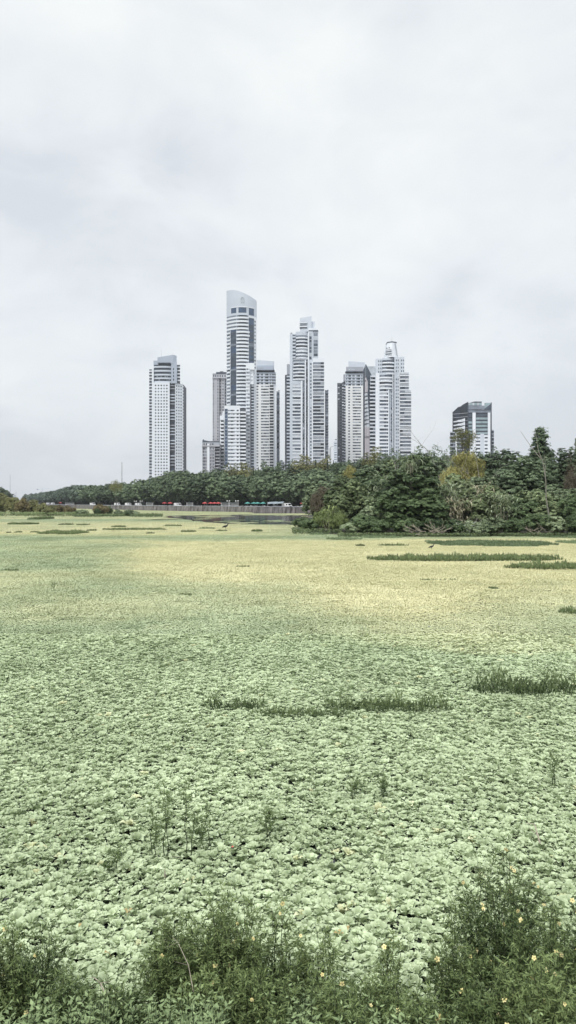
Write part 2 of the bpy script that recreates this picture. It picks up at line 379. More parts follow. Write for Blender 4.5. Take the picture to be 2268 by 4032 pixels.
def sm(a, b_, x): t = np.clip((x-a)/(b_-a), 0, 1); return t*t*(3-2*t)
def vnoise(x, y, s, seed=0.0):
    return np.array([noise.noise(Vector((a*s, c*s, seed))) for a, c in zip(x, y)])
def scatter_mesh(name, P, rot, scl, idx, rnd, yel):
    me = bpy.data.meshes.new(name); me.vertices.add(len(P)); me.vertices.foreach_set('co', P.reshape(-1).astype(np.float32))
    for nm, ty, d in (('rot', 'FLOAT_VECTOR', rot), ('scl', 'FLOAT_VECTOR', scl), ('idx', 'INT', idx), ('rnd', 'FLOAT', rnd), ('yel', 'FLOAT', yel)):
        at = me.attributes.new(nm, ty, 'POINT')
        at.data.foreach_set('vector' if ty == 'FLOAT_VECTOR' else 'value', np.ascontiguousarray(d).reshape(-1))
    return me
def gn_scatter(ob, groups):
    """instances on points; points with idx >= 100 use the second collection"""
    g = bpy.data.node_groups.new('scatter', 'GeometryNodeTree')
    g.interface.new_socket('Geometry', in_out='INPUT', socket_type='NodeSocketGeometry')
    g.interface.new_socket('Geometry', in_out='OUTPUT', socket_type='NodeSocketGeometry')
    gi = g.nodes.new('NodeGroupInput'); go = g.nodes.new('NodeGroupOutput')
    j = g.nodes.new('GeometryNodeJoinGeometry'); g.links.new(j.outputs[0], go.inputs[0])
    def attr(nm, ty):
        a = g.nodes.new('GeometryNodeInputNamedAttribute'); a.data_type = ty; a.inputs[0].default_value = nm; return a.outputs[0]
    for k, coll in enumerate(groups):
        ci = g.nodes.new('GeometryNodeCollectionInfo'); ci.inputs['Collection'].default_value = coll
        ci.inputs['Separate Children'].default_value = True; ci.inputs['Reset Children'].default_value = True
        ip = g.nodes.new('GeometryNodeInstanceOnPoints'); ip.inputs['Pick Instance'].default_value = True
        cmpn = g.nodes.new('FunctionNodeCompare'); cmpn.data_type = 'INT'; cmpn.operation = 'LESS_THAN' if k == 0 else 'GREATER_EQUAL'
        ix = attr('idx', 'INT')
        ia = [s for s in cmpn.inputs if s.type == 'INT']; g.links.new(ix, ia[0]); ia[1].default_value = 100
        g.links.new(cmpn.outputs[0], ip.inputs['Selection'])
        sub = g.nodes.new('ShaderNodeMath'); sub.operation = 'SUBTRACT'; g.links.new(ix, sub.inputs[0]); sub.inputs[1].default_value = 100*k
        g.links.new(gi.outputs[0], ip.inputs['Points']); g.links.new(ci.outputs[0], ip.inputs['Instance'])
        g.links.new(sub.outputs[0], ip.inputs['Instance Index'])
        rt = g.nodes.new('FunctionNodeEulerToRotation'); g.links.new(attr('rot', 'FLOAT_VECTOR'), rt.inputs[0])
        g.links.new(rt.outputs[0], ip.inputs['Rotation']); g.links.new(attr('scl', 'FLOAT_VECTOR'), ip.inputs['Scale'])
        g.links.new(ip.outputs[0], j.inputs[0])
    md = ob.modifiers.new('scatter', 'NODES'); md.node_group = g

def in_water(X, Y):
    p = X/Y*F+CX; q = HY+H*F/Y
    nn = vnoise(X, Y, .055, 3.3); n2_ = vnoise(X, Y, .2, 9.3)
    top = 2027+np.where(p < 780, (780-p)*.03, 0)+nn*5; bot = np.interp(p, [590, 690, 760, 860, 1000, 1160, 1300], [2035, 2043, 2051, 2058, 2065, 2067, 2067])+nn*5
    w = (q > top) & (q < bot) & (p > 640+nn*60) & (p < 1290)
    w &= ~((n2_+.35*nn > .47))                                # floating rafts inside the open water
    w &= ~((q > 2033.2) & (q < 2035) & (p > 770) & (p < 905+nn*40))
    w |= (q > 2044.5+nn*1.5) & (q < 2047.5+nn) & (p > 585) & (p < 705)
    return w
def yellow(X, Y):
    p = X/Y*F+CX; q = HY+H*F/Y
    nn = vnoise(X, Y, .03, 1.7)*2; n2_ = vnoise(X, Y, .11, 4.7)
    y = sm(2112, 2135, q+nn*8)*(1-sm(2225, 2490+40*sm(1100, 2000, p), q+nn*75))
    y *= .42+.58*sm(0, 750, p+nn*200+(2150-q)*2.5)
    y2 = sm(2045, 2062, q)*(1-sm(2098, 2118, q))*(1-.45*sm(800, 1250, p))*.85
    y = np.maximum(y, y2)+.2*n2_*(y > .05)+.12*nn*sm(2040, 2060, q)
    y += .55*(q < 2045)
    lg = (1-sm(330, 620, p+nn*60))*sm(2122, 2150, q)*(1-sm(2240, 2262, q))      # greener pool at the left
    return np.clip(y*(1-.75*lg)+.16*sm(2900, 2450, q)*(q > 2100)+.25*n2_*(y > .03), 0, 1)
rg = np.random.default_rng(11)
# near rosettes, one by one
YN = 25.0
pp = []; d = .086
for yy in np.arange(5.9, YN, d*.86):
    hw = .39*yy*1.2+5.0; xx = np.arange(-hw, hw, d); pp.append(np.stack([xx+rg.normal(size=len(xx))*.021, yy+rg.normal(size=len(xx))*.02, 0*xx], 1))
P = np.concatenate(pp); P = P[[bank_z(a, c) < 0.0 for a, c in P[:, :2]]]
bump = vnoise(P[:, 0], P[:, 1], .9, 2.0)
gap = vnoise(P[:, 0], P[:, 1], 2.3, 8.0)
P = P[gap < .8]; bump = bump[gap < .8]; n = len(P); P[:, 2] = -.03+.022*bump+rg.normal(size=n)*.010
rot = np.stack([rg.normal(size=n)*.16, rg.normal(size=n)*.16, rg.random(n)*6.28], 1)
scl = np.clip(.98+.18*bump+.24*rg.normal(size=n), .5, 1.8)[:, None]*np.ones(3)
yl = np.where(rg.random(n) < .008, .55, 0)+yellow(P[:, 0], P[:, 1])*.8+.06
rnd = np.clip(.55+.4*vnoise(P[:, 0], P[:, 1], .35, 6.0)+.25*rg.normal(size=n), 0, 1)
parts = [(P, rot, scl, rg.integers(0, 9, n), rnd, yl)]
# further off, square-metre tiles of rosettes
for y0, y1, s in ((YN, 110, 1.0), (110, 560, 2.0)):
    pp = []
    for yy in np.arange(y0+s/2, y1, s):
        hw = min(.39*yy*1.22+14, 400); lo = -hw; hi = hw if yy < 300 else -40+(560-yy)*.1
        xx = np.arange(lo, hi, s); pp.append(np.stack([xx, yy+0*xx, 0*xx], 1))
    P = np.concatenate(pp)
    P = P[[c < wallY(a)-1 for a, c in P[:, :2]]]
    P = P[~in_water(P[:, 0], P[:, 1])]; n = len(P)
    P[:, 2] = -.03+.03*vnoise(P[:, 0], P[:, 1], .25, 2.0)
    rot = np.stack([0*P[:, 0], 0*P[:, 0], rg.integers(0, 4, n)*math.pi/2], 1)
    rnd = np.clip(.55+.3*vnoise(P[:, 0], P[:, 1], .13, 6.0)+.3*vnoise(P[:, 0]*.3, P[:, 1], .5, 7.0)+.1*rg.normal(size=n), 0, 1)
    parts.append((P, rot, np.array([[s*1.02, s*1.02, 1.0 if s < 1.5 else .8]])*np.ones((n, 1)), rg.integers(0, 7, n)+100, rnd, np.clip(yellow(P[:, 0], P[:, 1])+.05*rg.normal(size=n), 0, 1)))
P, rot, scl, idx, rnd, yl = [np.concatenate([q[i] for q in parts]) for i in range(6)]
print('lettuce points', len(P))
lo = link('water_lettuce', scatter_mesh('water_lettuce', P.astype(np.float32), rot.astype(np.float32), scl.astype(np.float32), idx.astype(np.int32), rnd.astype(np.float32), yl.astype(np.float32)),
          kind='stuff', label='pale green and yellowish carpet of floating water lettuce covering the marsh', cat='water plants')
gn_scatter(lo, [cn, ct])

# ================================================================ TOWERS
rt_ = random.Random(3)
class Tower:
    """a real building at distance Y0; columns and rows are given as photo pixels seen from the eye point"""
    def __init__(s, name, label, cat, Y0, px0, px1, group=None):
        s.Y0 = Y0; s.cx = ((px0+px1)/2-CX)/F*Y0
        s.root = empty(name, (s.cx, Y0, 2.0), label=label, cat=cat, group=group)
        s.parts = {}; s.base = 2.0
    def X(s, p, dy=0): return (p-CX)/F*(s.Y0+dy)-s.cx
    def Z(s, py): return H-(py-HY)/F*s.Y0-2.0
    def add(s, name, mb): s.parts.setdefault(name, []).append(mb)
    def slab(s, name, mat, f, p0, p1, t, b_=None, out=0.0, inn=0.5, n=None, back=None):
        """slab following the face line f(px)->depth, from column p0 to p1, row t to b_"""
        if not callable(f): f0 = f; f = lambda q: f0
        if n is None: n = 1
        qs = [p0+(p1-p0)*i/n for i in range(n+1)]
        fr = [(s.X(q, f(q)-out), f(q)-out) for q in qs]
        if back is not None: bk = [(min(s.X(p1, f(p1)-out), s.X(p1, back)), back), (max(s.X(p0, f(p0)-out), s.X(p0, back)), back)]   # side walls splay inwards
        else: bk = [(s.X(q, f(q)-out), f(q)+inn) for q in reversed(qs)]
        pts = fr+bk
        if callable(t):
            tt = [s.Z(t(q)) for q in qs]; tt += ([tt[-1], tt[0]] if back is not None else tt[::-1])
        else: tt = s.Z(t)
        zb = 0.0 if b_ is None else s.Z(b_)
        m = MB(); m.prism(pts, tt, zb, mat); s.add(name, m)
    def block(s, name, mat, f, p0, p1, t, b_=None, depth=25, n=None):
        s.slab(name, mat, f, p0, p1, t, b_, n=n, back=max((f(p0), f(p1)) if callable(f) else (f, f))+depth)
    def rows(s, y0, pitch, y1):
        k = 0
        while y0+k*pitch < y1: yield k, y0+k*pitch; k += 1
    def finish(s):
        for name, L_ in s.parts.items():
            def size(m):
                a = np.array(m.v); d = a.max(0)-a.min(0); return d[0]*d[2]
            big = sorted(L_, key=size, reverse=True); 
            keep = big[:100] if len(big) > 100 else big
            for m in keep: m.build(name, s.root)
            if len(big) > 100:
                r = MB()
                for m in big[100:]:
                    k = len(r.v); r.v += m.v
                    for f, i in zip(m.f, m.m): r.f.append(tuple(a+k for a in f)); r.m.append(r.mi(m.mats[i]))
                r.build(name, s.root, kind='stuff')
def glass(*wts):
    """pick a pane finish: dark, mid, grey, pale"""
    return rt_.choices(['glass_dark', 'glass_mid', 'glass_grey', 'glass_pale'], wts)[0]

# ---- 1: white residential tower far left
T = Tower('apartment_tower', 'slim white tower with a grid of small square windows, farthest left of the skyline', 'tower', 740, 587, 722)
T.block('wall', 'white_render', 1.5, 598, 605.6, 1447)
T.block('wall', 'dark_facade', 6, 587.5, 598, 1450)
T.block('wall', 'white_render', 0, 605.6, 668, 1506)
T.block('wall', 'dark_facade', 5, 668, 689, 1508)
T.block('wall', 'white_render', lambda q: 2+(q-689)*.2, 689, 720.5, 1507)
T.block('wall', 'dark_facade', 9, 720.5, 722.6, 1509)
for k, y in T.rows(1456, 12.1, 1900):
    T.slab('balcony', 'white_render' if rt_.random() < .6 else 'grey_render', 4.2, 587, 598, y, y+4.6, inn=1.8)
for k, y in T.rows(1513, 12.1, 1900):
    for c in (612.7, 624, 635, 646, 656.8): T.slab('window', glass(4, 5, 3, 0), 0, c-2.7, c+2.7, y+2, y+7.4, out=.05, inn=.05)
    if k % 5 != 2: T.slab('balcony', 'grey_render' if rt_.random() < .6 else 'mid_grey', 2.8, 669, 688, y+1, y+5, inn=2.2)
    else: T.slab('window', 'glass_mid', 5, 672, 686, y, y+10, out=.06, inn=.05)
    for c in (695.5, 704.5, 713): T.slab('window', glass(2, 5, 4, 0), lambda q: 2+(q-689)*.2, c-1.9, c+1.9, y+2, y+7.4, out=.05, inn=.05)
    T.slab('balcony', 'white_render', 8.5, 720.6, 723, y+2, y+6, inn=.5)
T.block('upper_block', 'glass_mid', 3.2, 605.7, 674, 1434, 1506, depth=20)
T.block('upper_block', 'blue_grey', 1.4, 674, 697, 1424, 1508, depth=20)
T.block('upper_block', 'dark_facade', 5, 697, 709, 1433, 1508, depth=16)
arc1 = lambda q: 2.6+1.6*((q-640)/34)**2-1.2
for y in (1440, 1455.5, 1471, 1485, 1499): T.slab('ledge', 'grey_render', arc1, 605.8, 673.6, y, y+6.2, inn=1.5, n=8)
for y in (1478, 1491):
    for i in range(8): T.slab('window', glass(3, 1, 1, 2), 3.2, 609+i*7.8, 613.5+i*7.8, y, y+5, out=.06, inn=.05)
for y in (1448, 1462, 1476, 1490): T.slab('window', 'glass_dark', 1.4, 681.5, 685, y, y+8, out=.06, inn=.05)
for y in (1441, 1454, 1467, 1480, 1493): T.slab('balcony', 'white_render', 3.6, 697, 709, y, y+4.6, inn=1.3)
T.block('penthouse', 'blue_grey', lambda q: 4-3*(q-620)/62 if q < 682 else 1+(q-682)*.15, 620, 695.6, lambda q: 1404-8*(q-620)/62 if q < 682 else 1396+(q-682)*.2, 1431, n=11, depth=14)
T.block('penthouse', 'blue_grey', 5, 604.5, 620, 1416, 1434, depth=14)
T.slab('penthouse', 'glass_dark', 2, 621, 672, 1427, 1430.5, out=1, inn=1)
for p, t0 in ((635, 1369), (680, 1386)):
    m = MB(); x = T.X(p, 8); m.tube([(x, 8, T.Z(1405)), (x, 8, T.Z(t0))], [.14, .06], 'metal_grey'); T.add('antenna', m)
T.finish()

# ---- 2: tallest, curved sail crown
T = Tower('residential_skyscraper', 'tallest white skyscraper with curved sloping blank crown bearing an emblem', 'tower', 645, 892, 1010)
arc = lambda q: 7.5*((q-951)/59)**2
crown = lambda q: float(np.interp(q, [892, 898, 915, 930, 955, 980, 1000, 1010], [1136, 1136, 1138, 1142, 1151.5, 1161, 1170, 1176]))
T.block('wall', 'grey_render', lambda q: arc(q)+.3, 892, 1010, 1240, n=16, depth=24)
T.slab('crown', 'grey_render', arc, 892, 1010, crown, 1240, inn=5, n=20)
for a, c, yb in ((910, 930, 1231), (939, 970, 1231), (980, 1000, 1238)):
    T.slab('window', 'glass_blue', arc, a, c, 1210, yb, out=.08, inn=.05, n=4)
T.slab('ledge', 'white_render', arc, 908, 1001, 1206.5, 1209.8, out=.35, n=10)
# emblem: arched outline over a small monogram
zt = lambda q, y: (T.X(q, arc(q)-.12), arc(q)-.12, T.Z(y))
m = MB()
m.tube([zt(948.5+13*i/8, 1177-6*math.sin(math.pi*i/8)) for i in range(9)], [.22]*9, 'mid_grey', 4)
m.tube([zt(948.5, 1177), zt(949, 1183), zt(949.5, 1196)], [.16]*3, 'mid_grey', 4)
m.tube([zt(961.5, 1177), zt(961.5, 1183), zt(961, 1196)], [.16]*3, 'mid_grey', 4)
m.tube([zt(950, 1191), zt(961, 1191)], [.14]*2, 'mid_grey', 4); m.tube([zt(951, 1178), zt(959.5, 1178)], [.14]*2, 'mid_grey', 4)
m.tube([zt(955.5, 1182), zt(955.5, 1188)], [.16]*2, 'mid_grey', 4); m.tube([zt(955, 1199), zt(955.6, 1200)], [.2]*2, 'mid_grey', 4)
T.add('emblem', m)
P2 = 14.1
T.block('wall', 'white_render', lambda q: arc(q)+.15, 892.3, 1009.7, 1240.02, n=16, depth=23.5)
for k, y in T.rows(1240, P2, 1620):
    if k < 4: T.slab('window', 'glass_grey', arc, 893, 930, y+.3, y+5.6, out=.05, n=4)
    else: T.slab('window', glass(1, 3, 5, 0), arc, 893.5, 906, y+1.5, y+7, out=.05, n=3)
    T.slab('window', 'glass_grey', arc, 931.5, 978, y+.3, y+7, out=.0, n=5)
    T.slab('window', 'glass_dark', arc, 938.8, 972, y+.3, y+4.2, out=.12, n=4)
    T.slab('window', glass(1, 3, 5, 1), arc, 940, 971, y+4.3, y+7, out=.1, n=4)
    if k < 4: T.slab('ledge', 'white_render', arc, 892, 979, y+7.2, y+P2-.2, out=.7, n=8)
    else:
        T.slab('ledge', 'white_render', arc, 892, 906.5, y+8, y+P2-.2, out=.6, n=3)
        T.slab('ledge', 'white_render', arc, 930.5, 979.5 if k > 5 else 983, y+7.3, y+P2-.2, out=1.0, n=6)
    if y < 1440 and y > 1245: T.slab('window', glass(1, 4, 4, 1), arc, 1002, 1006.5, y+2.5, y+8.5, out=.08, n=2)
for k, y in T.rows(1289, P2/2, 1604):                       # left glazed bay
    if k % 14 in (9,): T.slab('bay_glazing', 'glass_grey', arc, 908, 930, y, y+P2/2-.25, out=.6, n=3)
    else: T.slab('bay_glazing', rt_.choice(['glass_mid', 'glass_mid', 'glass_blue']), arc, 908, 929.6, y, y+P2/2-.25, out=.5, n=3)
for k, y in T.rows(1249, P2/2, 1432):                       # right glazed bay
    T.slab('bay_glazing', 'glass_grey' if k % 16 in (15, 14) else rt_.choice(['glass_mid', 'glass_mid', 'glass_blue']), arc, 980.3, 1000, y, y+P2/2-.25, out=.5, n=3)
T.finish()

# ---- 3: tall grey stone tower behind
T = Tower('stone_tower', 'tall lavender grey stone tower with dark mansard roof, behind the tallest skyscraper', 'tower', 830, 836, 892)
fl = lambda q: -.0*(q-836)
T.block('wall', 'stone', 0, 837, 862, 1489); T.block('wall', 'stone', 2.5, 862, 872, 1489, depth=22); T.block('wall', 'stone', 0, 872, 884, 1489)
T.block('wall', 'mid_grey', 4, 884, 892, 1489, depth=20)
T.block('cornice', 'stone', -1.2, 835.5, 892, 1486, 1490, depth=27); T.block('attic', 'stone', 0, 837, 892, 1474, 1486)
T.block('roof', 'slate', 0.3, 836.5, 892, 1471, 1474.5, depth=24); T.block('roof', 'slate', 3, 851, 892, 1463, 1471, depth=18)
T.block('roof', 'slate', 5, 866, 880, 1459, 1463, depth=8)
for c in (841, 849, 858, 867, 876, 886): T.slab('window', 'glass_mid', 0, c-2, c+2, 1476.5, 1484, out=.05)
for k, y in T.rows(1495, 11.6, 1740):
    for c, wv, f in ((840.5, 1.7, 0), (857.6, 1.7, 0), (867.5, 2.6, 2.5), (878, 2.4, 0), (888, 2.2, 4)):
        T.slab('window', glass(2, 5, 3, 0), f, c-wv, c+wv, y, y+6.8, out=.06, inn=.05)
    T.slab('balcony', 'stone', 1.2, 864, 871.5, y+8, y+10.5, inn=1.2)
T.finish()

# ---- 4: low stone tower with slate roof
T = Tower('stone_tower', 'low grey stone tower with dark slate roof just left of the white stepped block', 'tower', 600, 795, 865)
T.block('wall', 'stone', lambda q: .8*((q-815)/20)**2, 796, 816, 1757, n=4); T.block('wall', 'white_render', -.6, 816, 824.5, 1748)
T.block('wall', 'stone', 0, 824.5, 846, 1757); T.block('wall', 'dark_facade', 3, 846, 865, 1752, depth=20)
T.block('cornice', 'stone', -1, 795, 865, 1754, 1758, depth=24); T.block('attic', 'mid_grey', 0, 796, 865, 1742, 1754, depth=22)
T.block('roof', 'slate', lambda q: 0.3, 797, 865, lambda q: 1737 if q > 803 else 1733, 1742, depth=18, n=12); T.block('roof', 'slate', 1, 798.5, 803, 1729.5, 1737, depth=6)
for c in (804, 812, 829, 838): T.slab('window', 'glass_dark', 0, c-2, c+2, 1745, 1752, out=.06)
for c in (808, 826): T.slab('dormer', 'stone', -1.1, c-2.4, c+2.4, 1743, 1753, inn=1)
for k, y in T.rows(1762, 12.6, 1880):
    for c in (800.5, 805.5, 811, 828.5, 835, 841.5): T.slab('window', glass(2, 6, 2, 0), 0, c-1.6, c+1.6, y, y+8, out=.08)
    T.slab('balcony', 'stone', -.4, 825, 845, y+9.5, y+11, inn=.4)
    T.slab('balcony', 'stone', 1.4, 847, 864.6, y+2, y+5.6, inn=1.6)
T.finish()

# ---- 5: white stepped block in front of the tallest
T = Tower('apartment_tower', 'broad white banded block with a blue glass strip, lowest in front of the tallest skyscraper', 'tower', 610, 865, 968)
T.block('wall', 'white_render', 4, 865.5, 884, lambda q: 1617 if q > 876 else 1634, n=9)
T.block('wall', 'white_render', 0, 884, 945, 1597); T.block('wall', 'dark_facade', 2.5, 945, 968, 1609)
T.slab('bay_glazing', 'glass_blue', 0, 885, 896.5, 1610, 1830, out=.1)
for k, y in T.rows(1613, 14.1, 1860):
    T.slab('ledge', 'white_render', 0, 897.4, 944.6, y+7.8, y+13.9, out=.7, inn=.3)
    T.slab('window', 'glass_grey', 0, 897.5, 905, y+.8, y+6, out=.06); T.slab('window', glass(1, 3, 4, 1), 0, 907, 918, y+.8, y+6, out=.06)
    T.slab('window', glass(3, 2, 1, 1), 0, 919, 923, y+.8, y+6, out=.06); T.slab('window', glass(3, 2, 1, 1), 0, 932, 939.5, y+.8, y+6, out=.06)
    T.slab('balcony', 'white_render', .8, 945.2, 968, y+6.5, y+12.5, inn=1.6)
    T.slab('window', glass(4, 3, 1, 0), 2.5, 948, 966, y+12.6, y+18, out=.06)
    T.slab('bay_glazing', 'blue_grey' if k % 3 else 'glass_grey', 0, 885.1, 896.4, y+6, y+8, out=.2)
    if y > 1630:
        T.slab('balcony', 'white_render', lambda q: 3.4-(q-866)*.15, 866, 881, y+5, y+11.5, inn=1.2, n=3)
        T.slab('window', 'glass_dark', 4, 870, 881.5, y+11.8, y+18, out=.06)
T.finish()

# ---- 6: narrow wing between
T = Tower('apartment_tower', 'narrow pale wing with a blank top wall, between the tallest skyscraper and its right neighbour', 'tower', 628, 968, 1010)
T.block('wall', 'white_render', 0, 968.2, 1002, 1429, 1455); T.block('wall', 'white_render', 0, 968.2, 984, 1455)
T.block('wall', 'white_render', 1.5, 984, 998, 1455, 1512); T.block('wall', 'mid_grey', 3, 984, 987.5, 1512); T.block('wall', 'dark_facade', 4, 987.5, 1000, 1510)
for k, y in T.rows(1451, 14.1, 1850):
    T.slab('window', glass(0, 2, 5, 3), 0, 970.5, 976, y, y+6, out=.06); T.slab('window', glass(0, 2, 4, 3), 0, 977, 983, y, y+6, out=.06)
    T.slab('ledge', 'white_render', 0, 968.4, 983.9, y+8, y+12, out=.35, inn=.1)
    if y < 1500: T.slab('window', 'glass_pale', 1.5, 986, 996, y, y+6, out=.06)
for k, y in T.rows(1516, 11.6, 1850):
    T.slab('balcony', 'grey_render', 2.2, 989.5, 999.5, y, y+4, inn=1.8)
    T.slab('window', 'glass_mid', 4, 992, 997, y+5, y+10, out=.06)
T.finish()

# ---- 7 and 9: twin towers with panelled roof screens
def screen_tower(Y0, ox, oy, x1, label, dark_left, p):
    T = Tower('apartment_tower', label, 'tower', Y0, 1000+ox, x1, None)
    X = lambda q: q+ox; Yy = lambda q: q+oy
    T.block('roof_screen', 'grey_render', 3, X(1011), min(X(1080), x1+8), lambda q: Yy(1415)+(q-X(1011))*.08, Yy(1458), n=6, depth=14)
    T.block('roof_screen', 'mid_grey' if dark_left else 'blue_grey', 1.6, X(1002), min(X(1075), x1), Yy(1438), Yy(1457), depth=12)
    for a, c in ((1011, 1018), (1021, 1024), (1025, 1028), (1029, 1032), (1033, 1036)):        # small dark lettering, too far to read
        T.slab('roof_lettering', 'mid_grey' if not dark_left else 'grey_render', 1.6, X(a), X(c)-.6, Yy(1446.5), Yy(1450.5), out=.1, inn=.05)
    T.slab('roof_ledge', 'slate', 0, X(1000), min(X(1081), x1+2), Yy(1457), Yy(1460), out=1.2, inn=8)
    T.block('attic', 'grey_render', 1.2, X(999), min(X(1086), x1), Yy(1464), Yy(1514), depth=20)
    for r in range(4):
        y = Yy(1471+r*11.7)
        T.slab('ledge', 'grey_render', 1.2, X(999), min(X(1086), x1), y+7.5, y+10, out=.7, inn=.1)
        for a, c in ((1003, 1006), (1011, 1021), (1027, 1030), (1031, 1035), (1043, 1046), (1047, 1057), (1062, 1066), (1070, 1074), (1076, 1081), (1083, 1085.5)):
            if X(c) < x1: T.slab('window', 'glass_dark', 1.2, X(a), X(c), y, y+6.2, out=.08, inn=.05)
    T.block('wall', 'cream_render', 0, X(1000), min(X(1078), x1), Yy(1513.5))
    xr = min(X(1061), x1-2)
    for k, y in T.rows(Yy(1519), p, 1850):
        T.slab('window', glass(2, 5, 3, 0), 0, X(1010.2), X(1017.3), y, y+5, out=.06, inn=.05)
        q = X(1028)
        while q < xr-2:
            e_ = min(q+rt_.choice([5, 8, 11]), xr); T.slab('window', glass(1, 4, 5, 2), 0, q, e_-.5, y, y+5, out=.06, inn=.05); q = e_
        T.slab('ledge', 'cream_render', 0, X(1027), xr+.6, y+5.6, y+p-.3, out=.45, inn=.1)
    return T, X, Yy
T, X, Yy = screen_tower(756, 0, 0, 1086.5, 'cream tower with grey roof screen to the right of the tallest skyscraper', False, 11.55)
T.block('wall', 'dark_facade', .8, 1061.8, 1077, 1513.6, depth=10)
m = T.parts['wall'].pop(); 
T.slab('recess', 'glass_mid', 0, 1062.4, 1077, 1516, None, out=.09, inn=.05)
for k, y in T.rows(1519, 11.55, 1850):
    T.slab('balcony', 'cream_render', 0, 1062.3, 1077.2, y+5.8, y+9, out=1.3, inn=.1)
    T.slab('window', 'glass_dark', 0, 1063, 1067.5, y-1, y+5.6, out=.15, inn=.05); T.slab('window', 'glass_dark', 0, 1069, 1076, y-1, y+5.6, out=.15, inn=.05)
T.block('wall', 'white_render', 1, 1078, 1087, 1513.5, depth=22)
T.finish()
T2 = Tower('glass_tower', 'thin grey glass tower edge showing behind the cream tower', 'tower', 800, 1088, 1102)
T2.block('wall', 'mid_grey', 0, 1088.5, 1101, 1540); T2.block('roof', 'dark_facade', 1, 1096, 1101, 1536, 1540, depth=6)
for k, y in T2.rows(1545, 12.4, 1850):
    T2.slab('window', glass(2, 5, 4, 0), 0, 1090, 1099.8, y, y+9, out=.06); T2.slab('balcony', 'slate', 0, 1088, 1102, y+9.8, y+11.2, out=.7, inn=.1)
T2.finish()

T, X, Yy = screen_tower(770, 361, 5, 1430, 'cream tower with grey roof screen, left of the black-edged angular tower', True, 11.4)
T.block('wall', 'dark_facade', 5, 1328, 1361.3, lambda q: 1505 if q < 1352 else 1500, n=8)
T.block('wall', 'mid_grey', 3, 1352, 1361, 1472, 1500, depth=16)
for k, y in T.rows(1510, 11.4, 1850):
    T.slab('balcony', 'dark_facade' if rt_.random() < .8 else 'grey_render', 5, 1330, 1337, y, y+4, out=.5, inn=.1)
    T.slab('balcony', 'mid_grey' if rt_.random() < .7 else 'white_render', 5, 1347, 1354, y+2, y+6, out=1.0, inn=.1)
    T.slab('window', 'glass_dark', 5, 1338.5, 1346, y+1, y+8, out=.06)
    T.slab('balcony', 'grey_render', lambda q: 2.5, 1355, 1360.8, y+4, y+8, inn=2.2)
T.finish()

# ---- 8: stepped white tower in the middle
T = Tower('residential_skyscraper', 'white stepped tower with curved bays and narrow top, in the middle of the skyline', 'tower', 680, 1122, 1294)
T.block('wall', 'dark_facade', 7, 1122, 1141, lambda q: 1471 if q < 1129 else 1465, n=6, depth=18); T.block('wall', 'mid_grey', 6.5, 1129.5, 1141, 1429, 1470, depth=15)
T.block('wall', 'grey_render', 1, 1141, 1152, lambda q: 1317 if q < 1144 else 1309, n=5)
T.block('wall', 'grey_render', 2.4, 1152, 1164, 1312, depth=20)
bayA = lambda q: .2+2.2*((q-1188)/24)**2; bayB = lambda q: -1.2+2.6*((q-1182)/30)**2
T.block('wall', 'grey_render', lambda q: bayA(q)+.9, 1164, 1213, 1304, n=8, depth=20)
T.block('wall', 'grey_render', 0, 1213, 1232, 1300); T.block('wall', 'grey_render', .8, 1232, 1253.5, 1300, 1425, depth=20)
T.block('wall', 'white_render', 0, 1232, 1277, 1411, depth=22)
T.block('wall', 'mid_grey', 6, 1279.5, 1293, lambda q: 1534 if q < 1290 else 1528, n=4, depth=16)
T.block('penthouse', 'grey_render', lambda q: 2.6-.03*(q-1181), 1181, 1227, lambda q: 1250-.14*(q-1181), 1304, n=4, depth=12)
T.block('penthouse', 'grey_render', 3.5, 1227, 1239.5, 1262, 1300, depth=12); T.block('penthouse', 'white_render', .5, 1214, 1252, 1292, 1300, depth=14)
T.slab('roof_ledge', 'slate', 0, 1216, 1253, 1300.3, 1303, out=.5, inn=1)
for y, mt_ in ((1263, 'mid_grey'), (1277, 'glass_dark'), (1288, 'glass_dark')): T.slab('window', mt_, lambda q: 2.6-.03*(q-1181), 1180, 1209, y, y+3, out=.3, n=4)
for y in (1266, 1281.5): T.slab('ledge', 'white_render', lambda q: 2.6-.03*(q-1181), 1179, 1209.5, y, y+4.5, out=1.3, n=4)
for k, y in T.rows(1319, 13.3, 1420):
    T.slab('window', glass(1, 3, 5, 4), bayA, 1166, 1210, y, y+7, out=-.4, n=8, inn=.9); T.slab('ledge', 'white_render', bayA, 1165, 1212.5, y+7.4, y+13, out=.4, n=8)
    T.slab('window', 'glass_mid', 2.4, 1152.5, 1163, y-3, y+2.5, out=.06); T.slab('balcony', 'grey_render', 1.2, 1151.8, 1163.6, y+3, y+8.8, inn=1.2)
    T.slab('window', glass(0, 3, 4, 1), 0, 1218, 1227, y-8, y+3.5, out=.06); T.slab('window', glass(0, 3, 4, 1), .8, 1235, 1251, y-8, y+3.5, out=.06)
T.block('wall', 'grey_render', lambda q: bayB(q)+.8, 1152.3, 1200, 1417, 1500, n=8, depth=8)
T.slab('ledge', 'mid_grey', bayB, 1153, 1211, 1412, 1418, out=.5, n=8)
for k, y in T.rows(1430, 13.3, 1490):
    T.slab('window', glass(2, 3, 3, 2), bayB, 1156, 1174, y, y+7.4, out=-.3, n=4, inn=.9); T.slab('window', glass(3, 4, 2, 1), bayB, 1174.3, 1198.5, y, y+7.4, out=-.3, n=4, inn=.9)
    T.slab('ledge', 'white_render', bayB, 1153.5, 1199.5, y+7.8, y+13, out=.5, n=8)
T.block('wall', 'grey_render', -.4, 1141.2, 1187, 1500, depth=9); T.block('wall', 'white_render', -1, 1184.5, 1191, 1498, depth=6); T.block('wall', 'white_render', -.9, 1200, 1204.5, 1418, depth=6)
